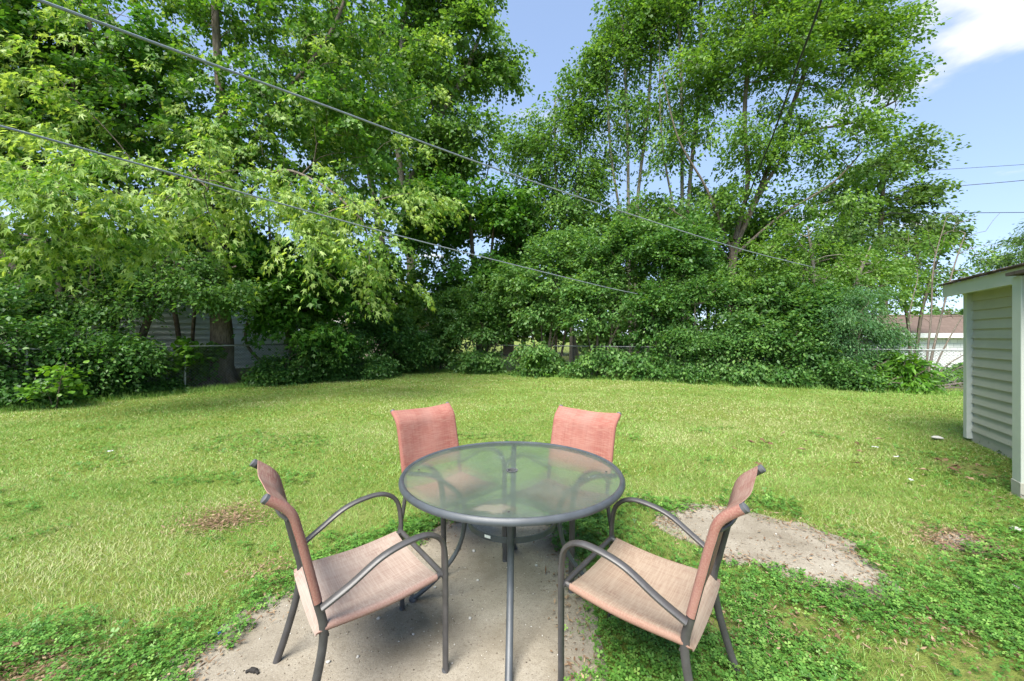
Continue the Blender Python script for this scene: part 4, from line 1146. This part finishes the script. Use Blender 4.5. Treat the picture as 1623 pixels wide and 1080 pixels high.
# far brick chimney stack seen through the corner maple
cb = P(806, 540, 33)
ch = empty('brick_chimney', (cb[0], cb[1], 0)); tag(ch, 'orange brick chimney glimpsed behind the corner maple', 'chimney')
MB().box((0, 0, 3.2), (.9, .9, 6.4)).build('stack', BRICK_O, ch, False)
MB().box((0, 0, 6.5), (1.05, 1.05, .2)).build('cap', CONC_M, ch, False)

# white brick garage at the right, on lower ground
ga, gb = P(1425, 600, 19.0), P(1575, 600, 19.6)
gz = float(terrain(np.array([22.0]), np.array([20.0]))[0])
gdir = (gb - ga)[:2]; gl = np.linalg.norm(gdir)
gar = empty('white_garage', (ga[0], ga[1], gz), math.atan2(gdir[1], gdir[0])); tag(gar, 'white painted brick garage with brown roof behind the dead bush', 'garage')
GL = gl + 4
MB().box((GL / 2, 2.5, 1.13), (GL, 5.0, 2.27)).build('wall', BRICKW, gar, False)
MB().box((GL / 2, -.33, 2.38), (GL + .7, .05, .22)).build('fascia', WHITE_M, gar, False)
MB().add([(-.35, -.32, 2.46), (GL + .35, -.32, 2.46), (GL - 2.2, 2.5, 3.45), (1.0, 2.5, 3.45), (GL + .35, 5.3, 2.46), (-.35, 5.3, 2.46)], [(0, 1, 2, 3), (3, 2, 4, 5), (0, 3, 5), (1, 4, 2), (0, 5, 4, 1)]).build('roof', ROOF_BR, gar, False)
MB().tube([(.95, 2.5, 3.46), (GL - 2.15, 2.5, 3.46)], .07, 6).build('ridge_cap', ROOF_BR, gar)
MB().box((2.6, -.03, 1.95), (.05, .05, .5)).build('downspout', WHITE_M, gar)

# ------------------------------------------------------------------ shed at the right (local x along the wall towards the camera, y into the shed)
sd = np.array([-.49, -.872]); sd /= np.linalg.norm(sd)
shed = empty('shed', (6.56, 5.70, 0), math.atan2(sd[1], sd[0])); tag(shed, 'pale green clapboard shed with an overhanging eave at the right edge', 'shed')
SL = 5.0
MB().box((SL / 2, 2.05, 1.1), (SL - .04, 4.0, 2.14)).build('wall', SID_SHED, shed, False)
for k in range(15):
    z = .16 + k * .131
    y0, y1 = .045, .015
    V = [(.05, y0 - .045, z + .145), (SL, y0 - .045, z + .145), (SL, -.030, z), (.05, -.030, z), (.05, y0, z + .145), (SL, y0, z + .145), (SL, y0, z), (.05, y0, z)]
    V = [(a, b_ + .02, c) for a, b_, c in V]
    MB().add(V, [(0, 1, 2, 3), (7, 6, 5, 4), (3, 2, 6, 7), (4, 5, 1, 0), (3, 7, 4, 0), (1, 5, 6, 2)]).build('siding_board', SID_BASE if k == 0 else SID_SHED, shed, False)
MB().box((SL / 2, .03, .085), (SL, .05, .17)).build('base_board', SID_BASE, shed, False)
MB().box((.0, .01, 1.10), (.10, .13, 2.12)).build('corner_board', TRIM_M, shed, False, .004)
# roof: soffit, fascia and a sheet of shingles with a ragged starter course
MB().box((SL / 2 - .04, -.085, 2.125), (SL + .28, .25, .02)).build('soffit', TRIM_M, shed, False)
MB().box((SL / 2 - .04, -.212, 2.166), (SL + .28, .025, .172)).build('fascia', TRIM_M, shed, False, .003)
MB().box((-.435, 1.9, 2.35), (.025, 4.6, .15), np.array([[1, 0, 0], [0, 1, 0], [0, .0, 1.0]])).build('barge_board', TRIM_M, shed, False) if False else None
rp = .30
roof = MB().add([(-.22, -.25, 2.245), (SL + .2, -.25, 2.245), (SL + .2, 2.2, 2.245 + 2.45 * rp), (-.22, 2.2, 2.245 + 2.45 * rp), (-.22, -.25, 2.265), (SL + .2, -.25, 2.265), (SL + .2, 2.2, 2.265 + 2.45 * rp), (-.22, 2.2, 2.265 + 2.45 * rp),
                (SL + .2, 4.8, 2.245), (-.22, 4.8, 2.245), (SL + .2, 4.8, 2.265), (-.22, 4.8, 2.265)],
               [(0, 3, 2, 1), (4, 5, 6, 7), (0, 1, 5, 4), (3, 0, 4, 7), (1, 2, 6, 5), (3, 9, 8, 2), (7, 6, 10, 11), (9, 3, 7, 11), (8, 10, 6, 2), (9, 11, 10, 8)]).build('roof', ROOF_DK, shed, False)
sh = None
for row in range(3):
    for k in range(22):
        x0 = -.24 + k * .26 + (.13 if row % 2 else 0)
        y0 = -.275 + row * .13; z0 = 2.268 + (y0 + .25) * rp
        mb = MB().add([(0, 0, 0), (.252, 0, 0), (.252, .2, .2 * rp), (0, .2, .2 * rp), (0, 0, .012), (.252, 0, .012), (.252, .2, .2 * rp + .004), (0, .2, .2 * rp + .004)],
                      [(0, 3, 2, 1), (4, 5, 6, 7), (0, 1, 5, 4), (1, 2, 6, 5), (2, 3, 7, 6), (3, 0, 4, 7)])
        if sh is None:
            o = mb.build('shingle', ROOF_DK, roof, False); sh = o.data
        else:
            o = link('shingle', sh, roof)
        o.location = (x0, y0 + random.uniform(-.012, .012), z0 + random.uniform(0, .006))
        o.rotation_euler = (random.uniform(-.05, .02), random.uniform(-.02, .02), random.uniform(-.02, .02))
gw = MB().add([(-.40, .03, 2.1), (-.40, 4.2, 2.1), (-.40, 2.2, 2.85)], [(0, 1, 2)]) if False else None
MB().add([(.02, .06, 2.16), (.02, 4.0, 2.16), (.02, 2.2, 2.86), (.06, .06, 2.16), (.06, 4.0, 2.16), (.06, 2.2, 2.86)], [(0, 2, 1), (3, 4, 5), (0, 1, 4, 3), (1, 2, 5, 4), (2, 0, 3, 5)]).build('gable', SID_SHED, shed, False)
# porch post near the frame's edge, with the dark cap of its small beam
pc = np.array([4.79, 3.70]) - np.array([6.56, 5.70])
lx, ly = pc @ sd, pc @ np.array([-sd[1], sd[0]])
pst = MB().box((lx, ly, 1.02), (.14, .14, 2.08)).build('post', TRIM_M, shed, False, .006)
MB().box((lx, ly, .07), (.150, .150, .15)).build('post_base', SID_BASE, pst, False, .004)
MB().box((lx + .40, ly - .02, 2.085), (.90, .20, .03)).build('beam_cap', ROOF_DK, pst, False)

# ------------------------------------------------------------------ overhead wires
def wire(name, label, pts, rad, mat, group=None, n=10, sides=6):
    p = smooth_path(pts, n)
    b = p[0].copy()
    o = MB().tube(p - b, rad, sides).build(name, mat)
    o.location = b
    tag(o, label, 'cable', group)
    return o
wire('service_cable', 'thick grey cable slanting from upper left, the higher of the two', [P(-60, -45, 2.45), P(60, 0, 2.75), P(480, 155, 4.4), P(850, 290, 7.0), P(1160, 391, 10.5), P(1310, 429, 13.0)], .0125, CABLE_G)
wire('service_cable', 'grey cable slanting from the left edge, the lower of the two', [P(-90, 178, 3.6), P(0, 200, 3.9), P(320, 288, 5.6), P(640, 376, 8.2), P(945, 452, 12.0), P(1010, 466, 13.4)], .0125, CABLE_G)
wire('drop_cable', 'black cable dropping from the top edge into the fan-shaped tree', [P(1345, -170, 6.0), P(1302, 0, 7.5), P(1262, 110, 9.0), P(1225, 215, 11), P(1200, 275, 13), P(1180, 330, 15)], .022, CABLE_B)
wire('power_line', 'thin dark line crossing level at the right, lowest of three', [P(1290, 338, 22), P(1450, 338, 22), P(1623, 337, 22), P(1900, 335, 22)], .020, CABLE_B, 'distant power lines')
wire('power_line', 'thin line above the shed, middle of three at the right', [P(1420, 306, 24), P(1520, 295, 23), P(1623, 286, 22), P(1850, 262, 20)], .020, CABLE_B, 'distant power lines')
wire('power_line', 'faint thin line at the right, highest of three', [P(1400, 274, 26), P(1510, 268, 25), P(1623, 261, 24), P(1850, 246, 22)], .014, CABLE_B, 'distant power lines')
wire('power_line', 'pale wire passing low behind the dead bush', [P(1240, 428, 17), P(1400, 431, 17), P(1560, 433, 17), P(1760, 430, 17)], .014, CABLE_G, 'distant power lines')
wire('phone_wire', 'short wire running level behind the double trunk', [P(560, 372, 19), P(690, 378, 19), P(800, 372, 19), P(880, 366, 19)], .014, CABLE_G)

# ------------------------------------------------------------------ table
TC, TR, TZ = np.array([0.0, 2.23]), .61, .75
table = empty('patio_table', (TC[0], TC[1], .012), R(-1.5)); tag(table, 'round glass topped patio table with blue grey steel legs', 'table')
z0 = TZ - .012
n = 96
ang = np.linspace(0, 2 * np.pi, n, endpoint=False)
# glass disc with an umbrella hole
hr = .024; gr_ = TR - .022
V = [(r * math.cos(a), r * math.sin(a), z) for z, r in ((z0 - .003, hr), (z0 - .003, gr_), (z0 - .009, gr_), (z0 - .009, hr)) for a in ang]
Fs = []
for ring in range(4):
    for k in range(n):
        k2 = (k + 1) % n; r2 = (ring + 1) % 4
        Fs.append((ring * n + k, r2 * n + k, r2 * n + k2, ring * n + k2))
Fs = [tuple(reversed(f)) for f in Fs]
Fs = [tuple(reversed(f)) for f in Fs]
glass = MB().add(V, Fs).build('glass_top', GLASS, table)
glass.data.materials.append(GLASS_UNDER)
glass.data.polygons.foreach_set('material_index', [0] * n + [1] * (3 * n))
# rolled rim, a rounded band with a groove
prof = [(-.026, -.002), (-.020, .002), (-.012, .004), (-.006, .001), (-.003, -.004), (-.001, -.007), (.0015, -.012), (.002, -.019), (-.001, -.026), (-.010, -.030), (-.022, -.029), (-.026, -.012)]
V = [((TR + dr) * math.cos(a), (TR + dr) * math.sin(a), z0 + dz) for dr, dz in prof for a in ang]
Fs = []
for ring in range(len(prof)):
    for k in range(n):
        k2 = (k + 1) % n; r2 = (ring + 1) % len(prof)
        Fs.append((ring * n + k, ring * n + k2, r2 * n + k2, r2 * n + k))
MB().add(V, Fs).build('rim', TABLE_M, table)
V = [(r * math.cos(a), r * math.sin(a), z) for z, r in ((z0 + .0005, hr - .001), (z0 + .0005, hr + .010), (z0 - .012, hr + .003), (z0 - .012, hr - .001)) for a in ang[::3]]
m = len(ang[::3])
MB().add(V, [(r * m + k, r * m + (k + 1) % m, ((r + 1) % 4) * m + (k + 1) % m, ((r + 1) % 4) * m + k) for r in range(4) for k in range(m)]).build('umbrella_grommet', bpy.data.materials['grey plastic cap'], glass)
leg_path = smooth_path([(TR - .03, 0, z0 - .028), (TR - .14, 0, z0 - .035), (.40, 0, z0 - .065), (.30, 0, z0 - .14), (.262, 0, z0 - .25), (.30, 0, .30), (.42, 0, .13), (.565, 0, .0)], 6)
leg_path[:, 2] = np.maximum(leg_path[:, 2], 0)
leg = None; foot = None; scr = None
for k in range(4):
    a = R(90 * k)
    if leg is None:
        o = MB().tube(leg_path, .0125, 12, flat=.0175, up=(0, 1, 0)).build('leg', TABLE_M, table)
        # the tube is wide across and thin along the bend
        leg = o.data
        f = MB().tube([(.55, 0, .0), (.560, 0, .012), (.556, 0, .022)], [.024, .024, .02], 10).build('foot_cap', CAP_M, o); foot = f.data
        s_ = MB().tube([(TR - .085, 0, z0 - .0115), (TR - .085, 0, z0 - .002)], .006, 8).build('screw', CHAIR_M, o); scr = s_.data
    else:
        o = link('leg', leg, table); link('foot_cap', foot, o); link('screw', scr, o)
    o.rotation_euler = (0, 0, a)
V = []
for dz, r in ((.014, .238), (.014, .246), (-.014, .246), (-.014, .238)):
    V += [(r * math.cos(a), r * math.sin(a), .468 + dz) for a in ang]
MB().add(V, [(r * n + k, r * n + (k + 1) % n, ((r + 1) % 4) * n + (k + 1) % n, ((r + 1) % 4) * n + k) for r in range(4) for k in range(n)]).build('brace_ring', TABLE_M, table)
MB().box((-.118, -.2215, .475), (.035, .0015, .014), rotz(R(-28))).build('sticker', WHITE_M, table, False)

# ------------------------------------------------------------------ chairs
def sling(fn, nu, nv_, th, name, mat, parent):
    """sheet through fn(u, v) with a little thickness"""
    # closer together at both edges, where the cloth wraps round the tubes
    us = np.concatenate([np.linspace(0, .05, 8), np.linspace(.05, .95, nu - 14)[1:-1], np.linspace(.95, 1, 8)]); vs = np.linspace(0, 1, nv_)
    nu = len(us)
    Pm = np.array([[fn(u, v) for v in vs] for u in us])
    du, dv = np.gradient(Pm, axis=0), np.gradient(Pm, axis=1)
    N = np.cross(du, dv); N /= np.linalg.norm(N, axis=2)[..., None] + 1e-9
    top, bot = Pm + N * th / 2, Pm - N * th / 2
    V = np.concatenate([top.reshape(-1, 3), bot.reshape(-1, 3)])
    q = lambda i, j, o=0: i * nv_ + j + o
    M_ = nu * nv_
    Fs = []
    for i in range(nu - 1):
        for j in range(nv_ - 1):
            Fs.append((q(i, j), q(i + 1, j), q(i + 1, j + 1), q(i, j + 1)))
            Fs.append((q(i, j, M_), q(i, j + 1, M_), q(i + 1, j + 1, M_), q(i + 1, j, M_)))
    for i in range(nu - 1):
        for j in (0, nv_ - 1):
            Fs.append((q(i, j), q(i, j, M_), q(i + 1, j, M_), q(i + 1, j)))
    for j in range(nv_ - 1):
        for i in (0, nu - 1):
            Fs.append((q(i, j), q(i, j + 1), q(i, j + 1, M_), q(i, j, M_)))
    return MB().add(V, Fs).build(name, mat, parent)
POST = lambda s: [(s * .255, -.335, 0), (s * .252, -.295, .12), (s * .246, -.255, .27), (s * .240, -.238, .40), (s * .238, -.262, .52), (s * .238, -.294, .66), (s * .238, -.325, .79), (s * .240, -.352, .868), (s * .243, -.424, .932)]
ARM = lambda s: [(s * .258, -.248, .492), (s * .272, -.15, .548), (s * .278, -.03, .618), (s * .278, .09, .646), (s * .274, .175, .640), (s * .268, .232, .596), (s * .262, .252, .52), (s * .258, .256, .40), (s * .255, .258, .20), (s * .252, .260, 0)]
def rail_z(y):
    return .402 + .028 * np.clip((y + .02) / .26, 0, 1) ** 1.5 + .004 * np.clip((-y - .1) / .12, 0, 1)
def make_chair(name, label, loc, rz, seat_m, back_m):
    root = empty(name, (loc[0], loc[1], .010), rz); tag(root, label, 'chair', 'sling chairs round the patio table')
    for s in (-1, 1):
        post = smooth_path(POST(s), 6)
        o = MB().tube(post, .0160, 10, flat=.0125, up=(1, 0, 0)).build('rear_leg', CHAIR_M, root)
        tipd = post[-1] - post[-2]; tipd /= np.linalg.norm(tipd)
        MB().tube([post[-1] - tipd * .012, post[-1] + tipd * .004, post[-1] + tipd * .007], [.0172, .0172, .013], 12).build('end_cap', CAP_M, o)
        armp = smooth_path(ARM(s), 6)
        k = 7 * 6 - 8
        MB().tube(armp[:32], .0165, 10, flat=.0095, up=(0, .75, .66)).build('armrest', CHAIR_M, root) if False else None
        # the arm bends over at the front and runs down as the front leg
        V, Fs = tube_mesh(armp, .0155, 12, .0105, (s * 1.0, 0, 0))
        cut = 33
        MB().tube(armp[:cut + 1], .0115, 12, flat=.0185, up=(1, 0, 0), caps=True).build('armrest', CHAIR_M, root)
        fl = MB().tube(armp[cut:], .0115, 12, flat=.0185, up=(1, 0, 0), caps=True).build('front_leg', CHAIR_M, root)
        MB().tube([(s * .252, .260, 0), (s * .252, .260, .012)], .0165, 10).build('foot_cap', CAP_M, fl)
        MB().tube([(s * .236, y_, rail_z(y_)) for y_ in np.linspace(-.238, .246, 14)], .0115, 8).build('side_rail', CHAIR_M, root)
    MB().tube([(-.258, .252, .428), (.258, .252, .428)], .0125, 10).build('front_bar', CHAIR_M, root)
    MB().tube([(-.24, -.226, .372), (.24, -.226, .372)], .0085, 8).build('rear_bar', CHAIR_M, root)
    bow = MB().tube(smooth_path([(-.238, -.352, .835), (-.12, -.372, .83), (.12, -.372, .83), (.238, -.352, .835)], 5), .0065, 8).build('back_bar', CHAIR_M, root)
    def seat_fn(u, v):          # u across, v front to back; the cloth wraps both rails
        a = (u - .5) * 2
        yy = .222 - v * .487
        zr = rail_z(yy)
        e = max(0.0, (abs(a) - .90) / .10)
        x = a / .90 * .236 if e == 0 else math.copysign(.236 + .0145 * math.sin(e * 2.9), a)
        zz = zr + .0145 - .020 * (1 - abs(a / .9) ** 2.2) if e == 0 else zr + .0145 * math.cos(e * 2.9)
        if v < .06 and e == 0: zz -= .006 * (1 - v / .06) ** 2
        if v > .90: zz -= (.038 if e == 0 else .038 * max(0, 1 - e * 1.5)) * ((v - .90) / .10) ** 2
        return np.array((x, yy, zz))
    sling(seat_fn, 27, 17, .003, 'seat_sling', seat_m, root)
    pp = {s: smooth_path(POST(s), 24) for s in (-1, 1)}
    i0, i1 = int(24 * 3.92), 24 * 8 - 2
    def back_fn(u, v):
        a = (u - .5) * 2
        i = i0 + (i1 - i0) * v
        k = int(i); t = i - k
        rp_ = pp[1][k] * (1 - t) + pp[1][min(k + 1, len(pp[1]) - 1)] * t
        tg = pp[1][min(k + 2, len(pp[1]) - 1)] - pp[1][max(k - 2, 0)]; tg /= np.linalg.norm(tg)
        nb_ = np.array([0, tg[2], -tg[1]])                    # towards the sitter
        e = max(0.0, (abs(a) - .90) / .10)
        x = a / .90 * rp_[0] if e == 0 else math.copysign(rp_[0] + .0165 * math.sin(e * 2.4), a)
        off = .0165 - .018 * (1 - abs(a / .9) ** 2) if e == 0 else .0165 * math.cos(e * 2.4)
        off -= .004 * math.sin(u * 9 + v * 5)*(1-abs(a))
        return np.array((x, rp_[1], rp_[2])) + nb_ * off
    sling(back_fn, 31, 21, .003, 'back_sling', back_m, root)
    return root
make_chair('patio_chair', 'near left chair with a bleached pink seat, turned side on', (-.655, 1.816), -.925, SL_PINK, SL_MIX)
make_chair('patio_chair', 'near right chair with a tan seat standing on the clover', (.570, 1.745), R(52.3), SL_TAN, SL_MIX)
make_chair('patio_chair', 'far left chair, faded red back, pulled out behind the table', (-.417, 2.821), 3.910, SL_RED, SL_RED)
make_chair('patio_chair', 'far right chair, red back, pushed in under the table', (.312, 2.679), R(140.9), SL_RED, SL_RED)

# ------------------------------------------------------------------ fallen leaves, pebbles and litter
def ground_pt(px, py, z=.0):
    g = G(px, py); return (g[0], g[1], z)
leaf_me = []
for k in range(4):
    LV, LT = leaf_shape('maple5'); LV = LV.copy()
    LV[:, 2] += rng.normal(0, .09, len(LV)) + .25 * LV[:, 1] ** 2 * (1 if k % 2 else -.3)
    LV[:, 2] -= LV[:, 2].min()
    me = bpy.data.meshes.new('fallen_leaf'); me.from_pydata([tuple(v) for v in LV], [], [tuple(int(i) for i in t) for t in LT])
    at = me.attributes.new('v', 'FLOAT', 'FACE'); at.data.foreach_set('value', np.full(len(LT), .2 + .22 * k, dtype=np.float32))
    me.materials.append(LM['dry']); leaf_me.append(me)
for (px, py) in ((1245, 692), (1203, 702), (1224, 712), (1185, 708), (1164, 720), (1202, 742), (1299, 698), (1399, 704), (1357, 709), (1358, 722), (1363, 744), (1275, 707), (1277, 722), (1480, 736), (1503, 737),
                 (1559, 763), (1472, 757), (1545, 745), (1520, 750), (1575, 796), (1585, 800), (1540, 770), (1560, 785), (1595, 815), (1530, 735), (1500, 752), (44, 706), (30, 1040), (15, 990), (215, 1075), (300, 925), (345, 828), (360, 835), (385, 822), (952, 860)):
    o = link('fallen_leaf', leaf_me[random.randrange(4)])
    o.location = ground_pt(px, py, .045 + random.uniform(0, .012))
    o.rotation_euler = (random.uniform(-.35, .35), random.uniform(-.35, .35), random.uniform(0, 6.28))
    sc_ = random.uniform(.035, .055) if py > 780 else random.uniform(.075, .115)
    o.scale = (sc_,) * 3
    tag(o, 'dry brown fallen leaf lying in the grass', 'leaf', 'fallen leaves on the lawn')
def stone(name, px, py, r, mat, label, cat, group=None, flat=.6, z=.012, seed=0):
    import bmesh
    bm = bmesh.new(); bmesh.ops.create_icosphere(bm, subdivisions=2, radius=1)
    rs = np.random.default_rng(seed)
    k1, k2 = rs.normal(0, 1, 3), rs.normal(0, 1, 3)
    for v in bm.verts:
        c = np.array(v.co); f = 1 + .18 * math.sin(c @ k1 * 2.2 + seed) + .12 * math.sin(c @ k2 * 3.1)
        v.co = (c[0] * f * 1.2, c[1] * f, c[2] * f * flat)
    me = bpy.data.meshes.new(name); bm.to_mesh(me); bm.free()
    for p_ in me.polygons: p_.use_smooth = True
    me.materials.append(mat)
    o = link(name, me); o.scale = (r,) * 3; o.location = ground_pt(px, py, z + r * flat * .7); o.rotation_euler = (0, 0, seed)
    return tag(o, label, cat, group)
ST_Y = mat_simple('yellow pebble', (.50, .36, .18), .7, .3, 0, 40, .2); ST_G = mat_simple('grey pebble', (.40, .39, .36), .8, .3, 0, 40, .2); ST_W = mat_simple('pale limestone', (.46, .45, .42), .8, .3, 0, 30, .15)
stone('pebble', 726, 875, .014, ST_Y, 'yellow pebble on the patio behind the left table leg', 'pebble', None, .7, .012, 1)
stone('pebble', 751, 877, .010, ST_W, 'small white pebble right of the yellow one', 'pebble', None, .7, .012, 2)
for k, (px, py) in enumerate(((757, 924), (567, 1046), (655, 1010), (850, 900), (600, 985), (745, 985), (520, 1055), (690, 935))):
    stone('pebble', px, py, .006 + .003 * random.random(), ST_G, 'tiny grey pebble loose on the patio concrete', 'pebble', 'loose pebbles on the patio', .7, .012, k + 3)
for k, (px, py) in enumerate(((1310, 870), (1265, 905), (1320, 900), (1230, 850))):
    stone('pebble', px, py, .008, ST_G, 'pale pebble lying on the dirt slab by the chair', 'pebble', 'pebbles on the dirt slab', .7, .012, k + 20)
stone('rock', 1487, 698, .06, ST_W, 'white flat rock in the grass near the shed corner', 'rock', None, .35, .02, 31)
stone('rock', 1612, 845, .03, ST_W, 'white stone at the right edge below the post', 'rock', None, .5, .02, 33)
stone('rock', 1612, 937, .02, ST_W, 'white stone in the clover at the right edge', 'rock', None, .5, .02, 35)
PAPER = mat_simple('white paper scrap', (.45, .47, .47), .7, .2)
def scrap(px, py, s, label, seed):
    rs = np.random.default_rng(seed)
    g_ = np.linspace(-1, 1, 5)
    V = [(a * s * 1.3, b_ * s * .7, rs.normal(0, .16) * s) for a in g_ for b_ in g_]
    Fs = [(i * 5 + j, (i + 1) * 5 + j, (i + 1) * 5 + j + 1, i * 5 + j + 1) for i in range(4) for j in range(4)]
    o = MB().add(V, Fs).build('paper_scrap', PAPER, None, False); o.location = ground_pt(px, py, .055); o.rotation_euler = (.1, .05, seed)
    tag(o, label, 'litter')
scrap(1444, 769, .024, 'white paper scrap on the lawn in front of the shed', 1)
scrap(1387, 715, .024, 'small white scrap among the fallen leaves', 2)
scrap(1421, 731, .024, 'crumpled white scrap between two brown leaves', 3)
scrap(174, 722, .022, 'white scrap on the lawn at the left', 4)
cap_m = mat_simple('blue plastic', (.02, .10, .45), .4, .5)
o = MB().tube([(0, 0, 0), (0, 0, .010), (0, 0, .011)], [.010, .010, .008], 12).build('bottle_cap', cap_m); o.location = ground_pt(349, 1009, .013); tag(o, 'blue plastic bottle cap at the left edge of the patio', 'cap')
o = MB().tube(smooth_path([(-.03, 0, .008), (-.012, .008, .011), (.012, .004, .010), (.03, -.006, .006)], 4), [.006] * 4 + [.011] * 5 + [.006] * 4, 8).build('stick_stub', mat_simple('charred wood', (.03, .028, .026), .9, .2)); o.location = ground_pt(400, 1072, .010); tag(o, 'short black stub on the concrete beside the left chair leg', 'stub')
# fallen branches in front of the garage
for k, (x0, y0, x1, y1) in enumerate(((1410, 614, 1500, 622), (1470, 617, 1560, 608), (1500, 606, 1545, 622), (1455, 622, 1530, 618))):
    a, b_ = G(x0, y0), G(x1, y1)
    mid = (a + b_) / 2 + np.array([0, .15 * (-1) ** k])
    pth = smooth_path([(0, 0, .04), (mid[0] - a[0], mid[1] - a[1], .11), (b_[0] - a[0], b_[1] - a[1], .05)], 5)
    mb = MB().tube(pth, np.linspace(.035, .012, len(pth)), 6)
    mb.tube([pth[5], pth[5] + np.array([.25, .1, .12])], [.014, .006], 5)
    o = mb.build('fallen_branch', BARK_D); o.location = (a[0], a[1], 0)
    tag(o, ['fallen branch nearest the tall weed, leftmost of the brush pile', 'fallen branch reaching farthest right towards the shed corner', 'short fallen branch lying crosswise in the brush pile', 'fallen branch at the front of the brush pile, on the lawn edge'][k], 'branch', 'fallen branches by the dead bush')

print('leaf triangles', NLEAF, 'all', sum(sum(len(p.vertices) - 2 for p in m_.polygons) for m_ in set(o.data for o in bpy.data.objects if o.type == 'MESH')) if False else '', 'grass', len(grass.data.polygons), 'clover', len(clov.data.polygons))
